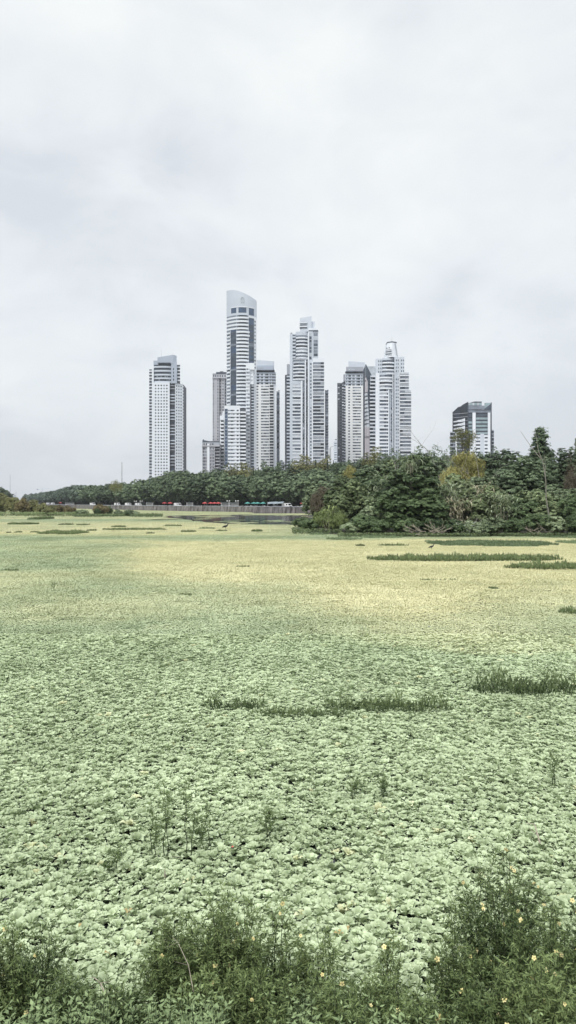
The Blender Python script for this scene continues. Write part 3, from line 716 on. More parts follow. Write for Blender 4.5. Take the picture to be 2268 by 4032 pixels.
T.block('wall', 'white_render', -.9, 1212, 1217, 1310, depth=6); T.block('wall', 'white_render', -.8, 1228, 1232, 1425, depth=6)
for k, y in T.rows(1511, 13.3, 1860):
    q = 1151.5
    g_ = glass(0, 3, 4, 5)
    T.slab('window', g_, -.4, 1152, 1160, y, y+7.6, out=.06); T.slab('window', g_ if rt_.random() < .7 else glass(1, 3, 3, 3), -.4, 1160.3, 1183.6, y, y+7.6, out=.06)
    T.slab('ledge', 'white_render', -.4, 1151.5, 1184, y+8, y+12.6, out=.5, inn=.1)
for k, y in T.rows(1430, 13.3, 1860):
    if y > 1500: T.slab('window', glass(6, 2, 3, 1), 0, 1192.4, 1198.4, y, y+7.5, out=.1)
    T.slab('window', glass(6, 2, 3, 1), 0, 1205.5, 1211, y, y+7.5, out=.1); T.slab('window', glass(6, 1, 2, 1), 0, 1221.5, 1226.5, y, y+7, out=.1)
    dk = 1600 < y < 1800
    T.slab('window', glass(4, 3, 1, 2) if dk else glass(1, 1, 3, 4), 0, 1232.6, 1262, y-4, y+3.6, out=.06); T.slab('window', glass(4, 3, 1, 2) if dk else glass(1, 2, 2, 4), 0, 1262.3, 1275.5, y-4, y+3.6, out=.06)
    T.slab('ledge', 'slate', 0, 1232.3, 1276, y+3.9, y+5.6, out=.5, inn=.1); T.slab('ledge', 'white_render', 0, 1232.2, 1277, y+5.8, y+9, out=1.0, inn=.1)
    T.slab('balcony', 'grey_render' if rt_.random() < .6 else 'white_render', lambda q: 4.6, 1129, 1141, y+46, y+52, inn=2.2)
for k, y in T.rows(1533, 11.6, 1850):
    T.slab('window', glass(1, 3, 4, 1), 6, 1281.5, 1292, y+2.5, y+9, out=.06); T.slab('ledge', 'slate', 6, 1279.5, 1293.6, y, y+1.8, out=.6, inn=.1)
T.block('roof_screen', 'grey_render', 2, 1262, 1277, 1411, 1450, depth=3)
T.finish()

# ---- 10: angular dark edged tower
T = Tower('angular_tower', 'angular tower with black slanted glass edge and pointed top, between two pale towers', 'tower', 690, 1430, 1479)
edge = lambda q: 8-(q-1430)*.75 if q < 1441 else -.2+(q-1441)*.25
T.block('wall', 'glass_mid', lambda q: edge(q), 1430, 1465, lambda q: 1453-(q-1430)*2.0 if q < 1440.5 else 1433+(q-1440.5)*1.75, n=35, depth=20)
T.block('wall', 'grey_render', 4, 1457, 1479, 1476, depth=20)
T.slab('glass_screen', 'glass_teal', 14, 1441, 1478, 1432, 1476, inn=.5); T.slab('glass_screen', 'glass_pale', 14, 1443, 1477, 1433.5, 1470, out=.1, inn=.3)
T.slab('panel', 'pink_panel', edge, 1436.5, 1455.5, 1677, None, out=.2, n=10, inn=.3)
T.slab('panel', 'pink_panel', edge, 1437.2, 1448, lambda q: 1475+(q-1437)*2.5, 1545, out=.2, n=8, inn=.3)
T.slab('edge_strip', 'slate', edge, 1430, 1435.8, lambda q: 1453-(q-1430)*1.9, None, out=.3, n=5)
for k, y in T.rows(1545, 15.6, 1670):
    xr = 1447+k*1.0
    T.slab('window', 'white_render', edge, 1436.5, xr, lambda q: y+4-(q-1437)*.35, y+12, out=.25, n=6, inn=.3)
    T.slab('window', 'glass_dark', edge, 1436.5, xr+.5, lambda q: y-(q-1437)*.35, y+4, out=.2, n=6, inn=.3)
for y in (1480, 1496): T.slab('window', 'glass_dark', edge, 1437.5, 1442, y, y+6, out=.4, n=2, inn=.3)
for i in range(6): T.slab('window', 'glass_dark', edge, 1437+i*3.1, 1438.4+i*3.1, 1716, 1725, out=.3, inn=.3)
for k, y in T.rows(1478, 14.3, 1850):
    x0 = 1459-min(k, 4)*.7
    T.slab('balcony', 'white_render', lambda q: 2.4-.5*math.sin((q-1457)/22*3), x0, 1478.6, y, y+5, inn=2.2, n=6)
    T.slab('window', glass(4, 3, 1, 0), 4, x0+1, 1468, y+5.5, y+13, out=.08); T.slab('window', glass(3, 2, 2, 2), 4, 1468.3, 1478, y+5.5, y+13, out=.08)
T.finish()

# ---- 11: right stepped tower with tapering spire block
T = Tower('residential_skyscraper', 'white stepped tower with tapering lantern top and dark cap, rightmost of the tall group', 'tower', 640, 1477, 1620)
bA = lambda q: .2+1.6*((q-1528)/24)**2; bB = lambda q: -1+1.8*((q-1519)/26)**2
T.block('wall', 'grey_render', 1, 1478, 1504, lambda q: 1413 if q < 1481 else 1412, n=4); T.block('wall', 'grey_render', lambda q: bA(q)+.8, 1504, 1553, 1407, n=8)
T.block('wall', 'grey_render', .4, 1553, 1592, 1404.5)
T.block('wall', 'white_render', 0, 1479, 1494, 1469, depth=24); T.block('wall', 'grey_render', lambda q: bB(q)+.8, 1493.5, 1545, 1468, 1535, n=8, depth=8)
T.block('wall', 'grey_render', -.4, 1493.5, 1529, 1530, depth=9)
T.block('wall', 'white_render', 0.1, 1573.5, 1610.5, 1465, depth=20); T.block('wall', 'white_render', -.3, 1573.7, 1619.5, 1537.5, depth=20)
for c, t0 in ((1530, 1534), (1547, 1465), (1555.5, 1440), (1571.5, 1405)): T.block('pilaster', 'white_render', -.9, c-1.4, c+1.4, t0, depth=5)
# lantern: tapered
m = MB(); zb, zt_ = T.Z(1406), T.Z(1346)
q0 = [(T.X(1516, 3), 3), (T.X(1543, -1), -1), (T.X(1567, 3), 3), (T.X(1567, 3), 16), (T.X(1516, 3), 16)]
q1 = [(T.X(1525, 4), 4.5), (T.X(1544, 1.5), 1.5), (T.X(1561.5, 4), 4.5), (T.X(1561.5, 4), 13), (T.X(1525, 4), 13)]
vs = [(a, c, zb) for a, c in q0]+[(a, c, zt_) for a, c in q1]
m.poly(vs, [(0, 1, 6, 5), (1, 2, 7, 6), (2, 3, 8, 7), (3, 4, 9, 8), (4, 0, 5, 9), (5, 6, 7, 8, 9)], 'white_render'); T.add('lantern', m)
m = MB(); m.prism([(a*1.0+(a-T.X(1543, 2))*.04, c-.3) for a, c in q1], T.Z(1342.5), T.Z(1346), 'slate'); T.add('lantern_cap', m)
m = MB(); xx = T.X(1543, 8); m.tube([(xx, 8, T.Z(1343)), (xx, 8, T.Z(1314))], [.15, .05], 'metal_grey'); T.add('antenna', m)
for y, x0, x1, hh in ((1375, 1519.5, 1545, 2), (1383, 1518.5, 1546, 2.6), (1392.5, 1517.5, 1547, 3.4)):
    ff = lambda q: 3-4*(q-1516)/27+(1406-y)/60*1.8
    T.slab('window', 'glass_dark', ff, x0, min(x1, 1542.5), y, y+hh, out=.15, n=3, inn=.5); T.slab('ledge', 'white_render', ff, x0, min(x1, 1542.5), y+hh+.3, y+hh+3, out=.7, n=3, inn=.8)
for y in (1366,):
    for c in (1523, 1533): T.slab('window', 'glass_dark', lambda q: 3-4*(q-1516)/27+1.2, c-2, c+2, y, y+2.2, out=.25, inn=.5)
m = MB(); pA = [(1558, 1350), (1560, 1372), (1565, 1405), (1562, 1405), (1556.5, 1372), (1556.5, 1352)]
for i in range(3):
    T_ = [(T.X(1557.5+i*2.2, 1), 2.6-i*.5, T.Z(1350+i*17)), (T.X(1559.5+i*2.4, 1), 2.0-i*.4, T.Z(1367+i*17))]
    m.tube(T_, [.5, .5], 'mid_grey', 4)
T.add('lantern_fin', m)
for k, y in T.rows(1417, 14.1, 1465):
    T.slab('window', glass(2, 3, 3, 2), bA, 1506, 1522, y, y+7.5, out=-.3, n=4, inn=.8); T.slab('window', glass(4, 3, 1, 1), bA, 1522.3, 1551, y, y+7.5, out=-.3, n=4, inn=.8)
    T.slab('ledge', 'white_render', bA, 1504.6, 1552.6, y+8, y+13.6, out=.5, n=8)
    for c in (1491.5, 1499.5): T.slab('window', 'glass_mid', 1, c-1.8, c+1.8, y+1, y+8, out=.06)
    for c in (1560.5, 1568, 1581.5, 1589): T.slab('window', glass(3, 4, 1, 0), .4, c-1.6, c+1.6, y-2, y+5, out=.06)
for k, y in T.rows(1476, 14.1, 1525):
    T.slab('window', glass(1, 3, 3, 2), bB, 1495.5, 1515, y, y+8, out=-.3, n=4, inn=.8); T.slab('window', glass(4, 3, 1, 1), bB, 1515.3, 1543, y, y+8, out=-.3, n=4, inn=.8)
    T.slab('ledge', 'white_render', bB, 1494, 1544.6, y+8.4, y+13.8, out=.5, n=8)
for k, y in T.rows(1533, 14.1, 1860):
    T.slab('window', glass(1, 4, 4, 2), -.4, 1495, 1512, y, y+7.4, out=.06); T.slab('window', glass(2, 4, 3, 2), -.4, 1512.3, 1522, y, y+7.4, out=.06); T.slab('window', glass(4, 3, 1, 1), -.4, 1523, 1527.5, y, y+7.4, out=.06)
    T.slab('ledge', 'white_render', -.4, 1494, 1528.6, y+8, y+13.4, out=.5, inn=.1)
    T.slab('window', glass(1, 3, 5, 1), 0.4, 1539, 1543.5, y, y+7, out=.1)
for k, y in T.rows(1490, 14.1, 1860):
    T.slab('window', glass(2, 4, 4, 0), .4, 1558.5, 1562.5, y, y+7, out=.1); T.slab('window', glass(3, 4, 3, 0), .4, 1566, 1569.5, y, y+7, out=.1)
for k, y in T.rows(1467, 14.1, 1860):
    xr = 1609.5 if y < 1530 else 1618.5; f = .1 if y < 1530 else -.3
    xm = rt_.uniform(1585, 1600)
    T.slab('window', glass(1, 2, 4, 3), f, 1575, xm-.2, y, y+7.6, out=.06); T.slab('window', glass(1, 1, 4, 5), f, xm, xr, y, y+7.6, out=.06)
    T.slab('ledge', 'slate', f, 1574.2, xr+.6, y+7.9, y+9.7, out=.5, inn=.1); T.slab('ledge', 'white_render', f, 1574, xr+1, y+9.9, y+14, out=.8, inn=.1)
T.finish()

# ---- 12: distant pale buildings between the towers
T = Tower('distant_building', 'faint pale stepped building far behind, right of the middle tower', 'building', 1300, 1314, 1328)
T.block('wall', 'grey_render', 0, 1314, 1328.5, 1738); T.block('wall', 'white_render', 1, 1317, 1326, 1727, 1738, depth=10); T.block('roof', 'slate', -.5, 1319, 1326, 1729, 1731, depth=8)
for k, y in T.rows(1744, 9, 1860): T.slab('window', glass(0, 1, 3, 2), 0, 1316, 1326, y, y+4, out=.1)
T.finish()
T = Tower('distant_building', 'low white building glimpsed through the gap right of the cream tower', 'building', 700, 1099, 1122)
T.block('wall', 'white_render', 0, 1101, 1120, 1817); T.block('roof', 'slate', 1, 1103, 1113, 1812, 1817, depth=6)
for y in (1822, 1830, 1838): T.slab('window', 'glass_mid', 0, 1103, 1118, y, y+3.2, out=.08)
T.finish()
T = Tower('lamp_gantry', 'thin pale double-armed mast in the gap left of the dark facade', 'mast', 420, 1298, 1304)
for a, c in ((1298.5, 1764), (1302, 1760)):
    m = MB(); x = T.X(a); m.tube([(x, 0, 0), (x, 0, T.Z(c))], [.25, .16], 'metal_grey', 6); T.add('pole', m)
m = MB(); m.tube([(T.X(1302), 0, T.Z(1760)), (T.X(1313), 0, T.Z(1757))], [.16, .12], 'metal_grey', 5); T.add('arm', m); T.finish()

# ---- 13: dark glass building at the right
T = Tower('office_building', 'dark glass office building with two white vertical piers and slanted roofline, alone at right', 'building', 620, 1772, 1946)
lf = lambda q: 9-9*(q-1783)/60
roofl = lambda q: float(np.interp(q, [1783, 1805, 1806, 1819, 1820, 1843], [1617, 1598, 1603, 1596, 1592, 1582]))
T.block('glass_wing', 'glass_dark', lf, 1783, 1843, roofl, n=20, depth=26)
T.block('wall', 'glass_dark', 0, 1843, 1935, 1613, depth=26)
T.block('roof', 'dark_facade', 6, 1844, 1897, lambda q: 1584-(q-1844)*.3 if q < 1866 else 1577, 1613, n=10, depth=14)
for i in range(9): T.slab('roof_screen', 'glass_teal' if i % 3 else 'glass_pale', 0, 1843.5+i*6, 1849+i*6, 1586, 1596, out=.2, inn=.3)
T.slab('roof_screen', 'glass_grey', 0, 1843.5, 1908, 1597, 1612, out=.25, inn=.3); T.slab('roof_screen', 'glass_teal', .1, 1908, 1935, 1586, 1612.5, out=.1, inn=.3)
T.slab('roof_screen', 'glass_mid', 0, 1908, 1935, lambda q: 1609-(q-1908)*.75, 1612.6, out=.3, inn=.2, n=6)
m = MB()
for a in (1783.3, 1843, 1934.6): m.tube([(T.X(a, -.4 if a > 1800 else lf(a)-.4), -.4 if a > 1800 else lf(a)-.4, T.Z(1760)), (T.X(a, -.4 if a > 1800 else lf(a)-.4), -.4 if a > 1800 else lf(a)-.4, T.Z(1585 if a > 1800 else 1617))], [.35, .35], 'slate', 4)
T.add('mullion', m)
for i, y in enumerate((1613, 1624.5)): T.slab('ledge', 'slate', 0, 1843, 1935, y, y+2.2, out=.5)
T.slab('glass_band', 'glass_grey', 0, 1843.6, 1934, 1615.4, 1624.2, out=.2)
for a, c in ((1861, 1873), (1921.5, 1931)): T.slab('pier', 'white_render', 0, a, c, 1625, None, out=1.2, inn=.5)
for k, y in T.rows(1628, 14.5, 1705):
    T.slab('glass_band', 'glass_teal' if k else 'glass_mid', 0, 1874, 1920.5, y+1, y+9.5, out=.15); T.slab('ledge', 'slate', 0, 1874, 1920.5, y+10, y+13.5, out=.5)
    T.slab('glass_band', 'glass_teal' if k > 1 else 'glass_mid', 0, 1844, 1859, y+2, y+10.5, out=.15); T.slab('ledge', 'slate', 0, 1844, 1859.5, y+11, y+13.8, out=.5)
T.block('base_wall', 'white_render', -1, 1850, 1931, 1714, depth=12)
for k, y in T.rows(1721, 14.3, 1800):
    for a, c in ((1874, 1890.5), (1908.5, 1920), (1853, 1862)): T.slab('window', glass(4, 3, 1, 0), -1, a, c, y, y+6, out=.1)
T.slab('base_wall', 'grey_render', -1, 1892, 1906.5, 1708, None, out=.3)
for k, y in T.rows(1647, 14.6, 1700):
    T.slab('balcony', 'white_render', lambda q: lf(q)+1.0*math.sin((q-1786)*.26), 1786, 1831, lambda q: y+9-(q-1786)*.2, y+12, out=1.2, n=14, inn=.2)
for a, c, t0 in ((1772, 1796, 1699), (1933, 1945, 1691)):
    T.block('side_wing', 'dark_facade', 3, a, c, t0, depth=20)
    for k, y in T.rows(t0+2, 14.3, 1800):
        T.slab('balcony', 'grey_render', 3, a, c, y-1, y+1.4, out=.8, inn=.1); T.slab('window', 'glass_dark', 3, a+2, (a+c)/2-.4, y+3, y+11, out=.08); T.slab('window', glass(3, 3, 2, 0), 3, (a+c)/2+.4, c-1, y+3, y+11, out=.08)
for k, y in T.rows(1625, 14.5, 1760): T.slab('ledge', 'mid_grey', lf, 1783.5, 1842.5, y, y+1.6, out=.3)
T.slab('pier', 'white_render', 2, 1794, 1799, 1706, None, out=1.2)
T.block('base_wall', 'dark_facade', 2.5, 1799, 1850, 1704, depth=14)
for k, y in T.rows(1712, 14.3, 1800): T.slab('balcony', 'grey_render', 2.4, 1799.5, 1849, y, y+2.2, out=.8, inn=.1)
T.finish()

# ---- far skyline furniture: masts, crane, pale roofs at the left
def mast(name, p, t, Y, label, lattice=True, wd=.9):
    r = empty(name, ((p-CX)/F*Y, Y, 2), label=label, cat='mast'); hh = H-(t-HY)/F*Y-2
    if lattice:
        m = MB(); k = 14
        for sx, sy in ((-1, -1), (1, -1), (1, 1), (-1, 1)): m.tube([(sx*wd, sy*wd, 0), (sx*wd*.25, sy*wd*.25, hh)], [.16, .1], 'metal_grey', 4)
        for i in range(k):
            a = wd*(1-.75*i/k); c = wd*(1-.75*(i+1)/k); s_ = 1 if i % 2 else -1
            m.tube([(-a*s_, -a, hh*i/k), (c*s_, -c, hh*(i+1)/k)], [.09, .09], 'metal_grey', 3); m.tube([(-a, -a, hh*i/k), (a, -a, hh*i/k)], [.09, .09], 'metal_grey', 3)
        m.build('lattice', r)
        m = MB(); m.box(-wd*.8, wd*.8, -wd*.8, wd*.8, hh*.42, hh*.42+.5, 'metal_grey'); m.build('platform', r)
    else:
        m = MB(); m.tube([(0, 0, 0), (0, 0, hh*.6), (0, 0, hh)], [wd, wd*.7, wd*.4], 'metal_grey', 6); m.build('pole', r)
        m = MB(); m.lathe([(wd*.6, hh), (wd*.8, hh+.4), (0, hh+.8)], 'metal_grey', k=8); m.build('cap', r)
mast('radio_mast', 480, 1820, 900, 'thin grey lattice radio mast rising over the trees left of the towers')
mast('flagpole', 40, 1873, 700, 'tall bare pole at the far left edge above the trees', False, .28)
r = empty('tower_crane', ((168-CX)/F*1500, 1500, 2), label='tiny faint construction crane with level jib far off at the left', cat='crane')
m = MB(); hh = H-(1925-HY)/F*1500-2; m.tube([(0, 0, 0), (0, 0, hh+3)], [.7, .7], 'grey_render', 4); m.build('tower', r)
m = MB(); m.tube([(-12, 0, hh), (14, 0, hh+.5)], [.5, .35], 'grey_render', 4); m.build('jib', r)
m = MB(); m.box(-12, -9, -.8, .8, hh-2, hh, 'mid_grey'); m.build('counterweight', r)
T = Tower('distant_building', 'pale flat-roofed building far off at the left edge beside the bare pole', 'building', 800, 40, 64)
T.block('wall', 'grey_render', 0, 43, 56, 1950, depth=15); T.block('roof', 'white_render', -1, 41, 63, 1937, 1943, depth=18); T.slab('window', 'glass_dark', 0, 45, 54, 1945, 1949, out=.1)
for a in (42, 58, 62): T.slab('column', 'white_render', -1, a, a+1, 1943, None, inn=.4)
T.finish()
m = MB()
for a, c in (((1600-CX)/F*600, 1765),):
    r = empty('radio_mast', (102.6, 600, 2), label='short faint antenna pole right beside the rightmost tall tower', cat='mast'); hh = H-(1757-HY)/F*600-2
    m = MB(); m.tube([(0, 0, 0), (0, 0, hh)], [.2, .1], 'metal_grey', 5); m.build('pole', r)
    m = MB(); m.box(-.5, .5, -.1, .1, hh-3, hh-2.6, 'metal_grey'); m.build('crossarm', r)

# ================================================================ TREES AND MARSH PLANTS
def crown_mesh(name, seed, mat, n=9000, s=.05, lobes=16, lobe_r=(.24, .38), flat=.7, low=.25, droop=0.0, asp=.5, clump=.085, upb=.55, spread=1.0, k_cl=34, cone=False, fill=.10, A=1.6):
    """crown of radius 1 sideways, from z=low*A up to z=A; leaves sit in clumps on the upper faces of overlapping lobes"""
    r = np.random.default_rng(seed)
    cs = []; Hc = A*(1-low); vz = max(1, (A/1.5)**.75) if not cone else 1; sides = 1+max(0, A-1.2)*.7; lobes = int(lobes*sides); n = int(n*min(1.8, sides**.7))
    for i in range(lobes):
        f = (i+.5)/lobes; az = i*2.399+r.normal()*.3
        if cone: zz = f*.97; rr = (1-f)**.8*.75*(.6+.5*r.random()); lr = .10+.22*(1-f)
        else:
            c_ = 1-1.5*f; sn = math.sqrt(max(0, 1-c_*c_)); rad = .72+.13*r.normal()
            if c_ < 0: sn = max(sn, .85)
            rr = sn*rad*spread; zz = .50+.44*c_*(rad+.22)+.02*r.normal(); lr = r.uniform(*lobe_r)
        cs.append((rr*math.cos(az), rr*math.sin(az), low*A+Hc*zz-lr*flat*vz*.8*(zz > .6), lr, lr, lr*flat*vz))
    cs = np.array(cs); m = len(cs)
    wts = cs[:, 3]**2; wts = wts/wts.sum(); nc = m*k_cl
    li = r.choice(m, nc, p=wts); d = r.normal(size=(nc, 3)); d[:, 2] += .35; d = unit(d); d[:, 2] = np.where(d[:, 2] < -.35, -d[:, 2], d[:, 2])
    ax = np.stack([cs[li, 0], cs[li, 1], 0*cs[li, 0]], 1); d = unit(d+.25*ax)
    cp = cs[li, :3]+d*cs[li, 3:]*r.uniform(.86, 1.04, (nc, 1)); cr_ = clump*r.uniform(.6, 1.5, nc); ctint = r.normal(size=nc)*.10+r.normal(size=m)[li]*.06
    ci = r.integers(0, nc, n); dd = unit(r.normal(size=(n, 3))); rad = r.random(n)**.4
    P = cp[ci]+dd*(rad*cr_[ci])[:, None]*np.array([1, 1, .5])
    P[:, 2] -= droop*r.random(n)**2*.3
    Nn = unit(d[ci]*.7+dd*.4+np.array([0, 0, upb])+r.normal(size=(n, 3))*.28)
    k = int(n*fill); bl = unit(r.normal(size=(k, 3)))*r.random((k, 1))**.33; sx = .30 if cone else .62
    P[:k] = np.array([0, 0, low*A+Hc*.45])+bl*np.array([sx, sx, Hc*.38])
    tint = np.clip(.45+ctint[ci]+.15*r.normal(size=n), 0, 1)
    ss = s*r.uniform(.6, 1.35, n); ss[:k] *= 1.6
    dirv = None
    if droop > .5: dirv = r.normal(size=(n, 3))*.25+np.array([0, 0, -1]); Nn = unit(d[ci]+r.normal(size=(n, 3))*.4)
    P[:, 2] = np.maximum(P[:, 2], 0.0)
    return fmesh(name, quads(P, Nn, ss, asp, r, dirv), tint, mat)
def trunk_mesh(name, seed, rb=.045, mat='bark', nb=6, lean=.1, top=.62, rough=1.0, zs=1.0):
    r = random.Random(seed); m = MB()
    ln = Vector((r.uniform(-lean, lean), r.uniform(-lean, lean), 0))
    pts = [Vector((0, 0, -.03))]+[Vector((ln.x*t, ln.y*t, t*top))+Vector((r.uniform(-.012, .012), r.uniform(-.012, .012), 0))*rough for t in (.25, .5, .75, 1)]
    m.tube(pts, [rb*1.25, rb, rb*.8, rb*.55, rb*.25], mat, 7)
    for i in range(nb):
        t = r.uniform(.35, .9); p = Vector((ln.x*t, ln.y*t, t*top)); a = r.uniform(0, 6.28); l_ = r.uniform(.35, .7)
        q = p+Vector((math.cos(a)*l_*.5, math.sin(a)*l_*.5, .10)); e_ = q+Vector((math.cos(a)*l_*.4, math.sin(a)*l_*.4, (.16*r.random()+.02)*min(zs, 1.5)))
        m.tube([p, q, e_], [rb*.5, rb*.33, rb*.12], mat, 5)
    return m.mesh(name)
CR = {}; KW = {}
def variants(key, k, **kw): KW[key] = (k, len(KW), kw)
def get_variant(key, aspect):
    k, sd, kw = KW[key]; q = round(aspect*2.5)/2.5; q = min(max(q, .6), 6); i = rv.randrange(k)
    if (key, q, i) not in CR:
        t_ = trunk_mesh('trunk', 50+i+sd*11, top=.62*q/1.0, zs=q)
        CR[(key, q, i)] = (crown_mesh('crown', 100+i*7+sd*31, A=q, **kw), t_)
    return CR[(key, q, i)], q
variants('tipa', 5, mat='tipa', n=8500, s=.066, lobes=24, lobe_r=(.24, .36), flat=.8, low=.09, clump=.085, k_cl=16)
variants('tipa_far', 3, mat='tipa_far', n=3200, s=.085, lobes=15, flat=.75, low=.08, clump=.12, k_cl=20)
variants('poplar', 2, mat='poplar', n=2500, s=.10, lobes=14, flat=1.0, low=.08, cone=True, clump=.16)
variants('hill', 3, mat='tipa', n=8000, s=.065, lobes=20, lobe_r=(.26, .4), flat=.8, low=-.02)
variants('hill_yellow', 2, mat='olive', n=7000, s=.065, lobes=20, lobe_r=(.26, .4), flat=.8, low=-.02)
variants('layered', 3, mat='dark_spray', n=24000, s=.052, lobes=26, lobe_r=(.3, .44), flat=.42, low=.05, clump=.085, upb=.95, k_cl=26, asp=.42)
variants('midtree', 4, mat='mid_green', n=20000, s=.058, lobes=24, lobe_r=(.27, .4), flat=.8, low=.02, clump=.09, k_cl=24, asp=.42)
variants('warmtree', 3, mat='mid_warm', n=24000, s=.05, lobes=24, lobe_r=(.27, .4), flat=.7, low=.02, clump=.09, k_cl=24, asp=.42)
variants('dome', 2, mat='tipa', n=26000, s=.04, lobes=30, lobe_r=(.32, .44), flat=.62, low=.04, clump=.08, upb=.95, k_cl=18, asp=.5)
variants('bush', 4, mat='mid_green', n=12000, s=.06, lobes=16, flat=.7, low=-.02, clump=.11, k_cl=26, asp=.4)
variants('darkbush', 3, mat='dark_spray', n=10000, s=.06, lobes=16, flat=.7, low=-.02, clump=.11, asp=.42)
variants('freshbush', 2, mat='fresh_green', n=9000, s=.075, lobes=15, flat=.8, low=-.02, clump=.13, droop=.6, asp=.16)
variants('willow', 2, mat='willow', n=20000, s=.06, lobes=22, flat=.7, low=.05, clump=.09, droop=.75, asp=.2)
variants('brownweep', 2, mat='brown', n=9000, s=.085, lobes=18, flat=1.0, low=.02, droop=.8, asp=.1)
variants('olivebush', 4, mat='olive', n=4200, s=.10, lobes=13, flat=.9, low=-.02, clump=.14, asp=.32)
variants('brownbush', 2, mat='olive_brown', n=4200, s=.10, lobes=13, flat=.9, low=-.02, clump=.14, asp=.32)
variants('conifer', 1, mat='tipa', n=16000, s=.045, lobes=26, flat=.55, low=.05, cone=True, clump=.12)
variants('sparse', 1, mat='olive', n=3200, s=.055, lobes=13, flat=.9, low=.35, droop=.6, asp=.25, fill=.02)

rv = random.Random(21)
def tree(kind, x, y, z, rad, hgt, label=None, group=None, name='tree', cat='tree', v=None, trunk=True):
    me, A_ = get_variant(kind, hgt/rad)
    r = empty(name, (x, y, z), rv.uniform(0, 6.28), label=label, cat=cat, group=group)
    r.scale = (rad, rad*rv.uniform(.9, 1.1), hgt/A_)
    link('crown', me[0], r)
    if trunk: link('trunk', me[1], r)
    return r
def at_px(p, Y): return (p-CX)/F*Y
def ptree(kind, p, hw, top, Y, z=0, **kw):
    """a plant whose top stands at row `top` when placed at distance Y"""
    hgt = H-(top-HY)/F*Y-z
    return tree(kind, at_px(p, Y), Y, z, hw/F*Y, hgt, **kw)

# --- avenue behind the quay
prof = lambda p: float(np.interp(p, [-300, 0, 150, 250, 300, 390, 500, 600, 690, 770, 850, 900, 1000, 1040, 1100, 1200, 1400, 1700, 2600],
                                 [1950, 1948, 1941, 1924, 1906, 1912, 1899, 1884, 1856, 1848, 1860, 1856, 1868, 1874, 1850, 1845, 1830, 1790, 1770]))
seg = list(zip(WALL[1:-2], WALL[2:-1]))[::1]; pts = []
acc = 0.0
for (x0, y0), (x1, y1) in seg:
    l_ = math.hypot(x1-x0, y1-y0); 
    while acc < l_:
        t = acc/l_; x = x0+(x1-x0)*t; y = y0+(y1-y0)*t; pts.append((x, y, (x1-x0)/l_, (y1-y0)/l_)); acc += 10 if y < 650 else 14
    acc -= l_
cnt = 0
for i, (x, y, dx, dy) in enumerate(pts):
    nx, ny = -dy, dx                                   # away from the water
    if ny < 0: nx, ny = -nx, -ny
    for row in (0, 1):
        off = 13+16*row; tx = x+nx*off+rv.uniform(-2, 2)+dx*5*row; ty = y+ny*off+rv.uniform(-2, 2)
        p = tx/ty*F+CX
        if p > 1500 or (p > 1330 and row == 0): continue
        hgt = (HY-prof(p))/F*ty+H-2.0
        hgt *= rv.uniform(.88, 1.03)*(1.0 if row == 0 else 1.04)
        far = ty > 560
        tree('tipa_far' if far else 'tipa', tx, ty, 2.0, rv.uniform(6.6, 8.4)*(1.35 if far else 1), hgt,
             label=('small dark green tree far down the avenue toward its left end' if far else
                    'broad dark green tree of the front row directly behind the quay wall' if row == 0 else
                    'broad dark green second row tree, crown just above the front row'),
             group=('far avenue trees' if far else 'front avenue trees' if row == 0 else 'second row avenue trees'), name='avenue_tree')
for i, (x, y, dx, dy) in enumerate(pts[::1]):  # bush row added as a dark backdrop, keeps bright sky from showing between trunks
    nx, ny = (-dy, dx) if dx > 0 else (dy, -dx); p = (x+nx*46)/(y+ny*46)*F+CX
    if ny < 0 or p > 1200: continue
    tree('hill', x+nx*46, y+ny*46, 2.0, 9.5 if y < 650 else 14, rv.uniform(6, 9), label='added dark bush closing the bright gaps behind the avenue trunks', group='added bushes behind the avenue', name='backdrop_bush', cat='shrub')
# --- denser wood behind the avenue, up to the towers
back = lambda p: float(np.interp(p, [560, 700, 770, 880, 1000, 1080, 1110, 1180, 1250, 1330, 1400, 1430, 1480, 1600, 1660, 1740, 1900, 2600],
                                 [1893, 1868, 1856, 1838, 1838, 1822, 1834, 1808, 1806, 1808, 1806, 1782, 1778, 1780, 1772, 1772, 1770, 1765]))
for k, p in enumerate(range(560, 1960, 34)):
    for dd in (0, 40):
        Y = float(np.interp(p, [560, 900, 1200, 1500, 1900], [500, 440, 400, 300, 230]))+dd+rv.uniform(-8, 8)
        pp_ = p+rv.uniform(-12, 12)+dd*.4; yel = (900 < pp_ < 1000 or 1160 < pp_ < 1290 or 1450 < pp_ < 1500)
        hgt = H-(back(pp_)+rv.uniform(-1, 9)-HY)/F*Y-2
        tree('hill_yellow' if yel else 'hill', at_px(pp_, Y), Y, 2, rv.uniform(34, 46)/F*Y, hgt,
             label='yellowish green rounded tree in the wood at the foot of the towers' if yel else 'mid green rounded tree in the wood at the foot of the towers',
             group='yellowish wood trees' if yel else 'green wood trees', name='wood_tree')
for p, hw, top, Y in ((627, 6, 1872, 520), (634, 5, 1870, 522), (862, 11, 1836, 440), (935, 7, 1842, 430), (957, 7, 1841, 430), (972, 5, 1848, 430), (998, 8, 1835, 425), (1018, 8, 1833, 425),
                      (1048, 8, 1845, 420), (1066, 9, 1842, 420), (1243, 12, 1803, 385), (1290, 14, 1804, 370), (1313, 9, 1808, 370), (1345, 10, 1808, 365), (1372, 9, 1795, 360), (1395, 10, 1808, 350), (1445, 17, 1776, 330),
                      (1655, 9, 1768, 260), (1685, 8, 1769, 260), (1712, 8, 1771, 255)):
    ptree('poplar', p, hw, top, Y, 2, label='narrow dark pointed tree above the wood below the towers', group='dark pointed trees', name='pointed_tree')
ptree('sparse', 458, 26, 1884, 420, 2, label='open dark tree rising above the avenue beside the lattice mast', name='tall_tree')
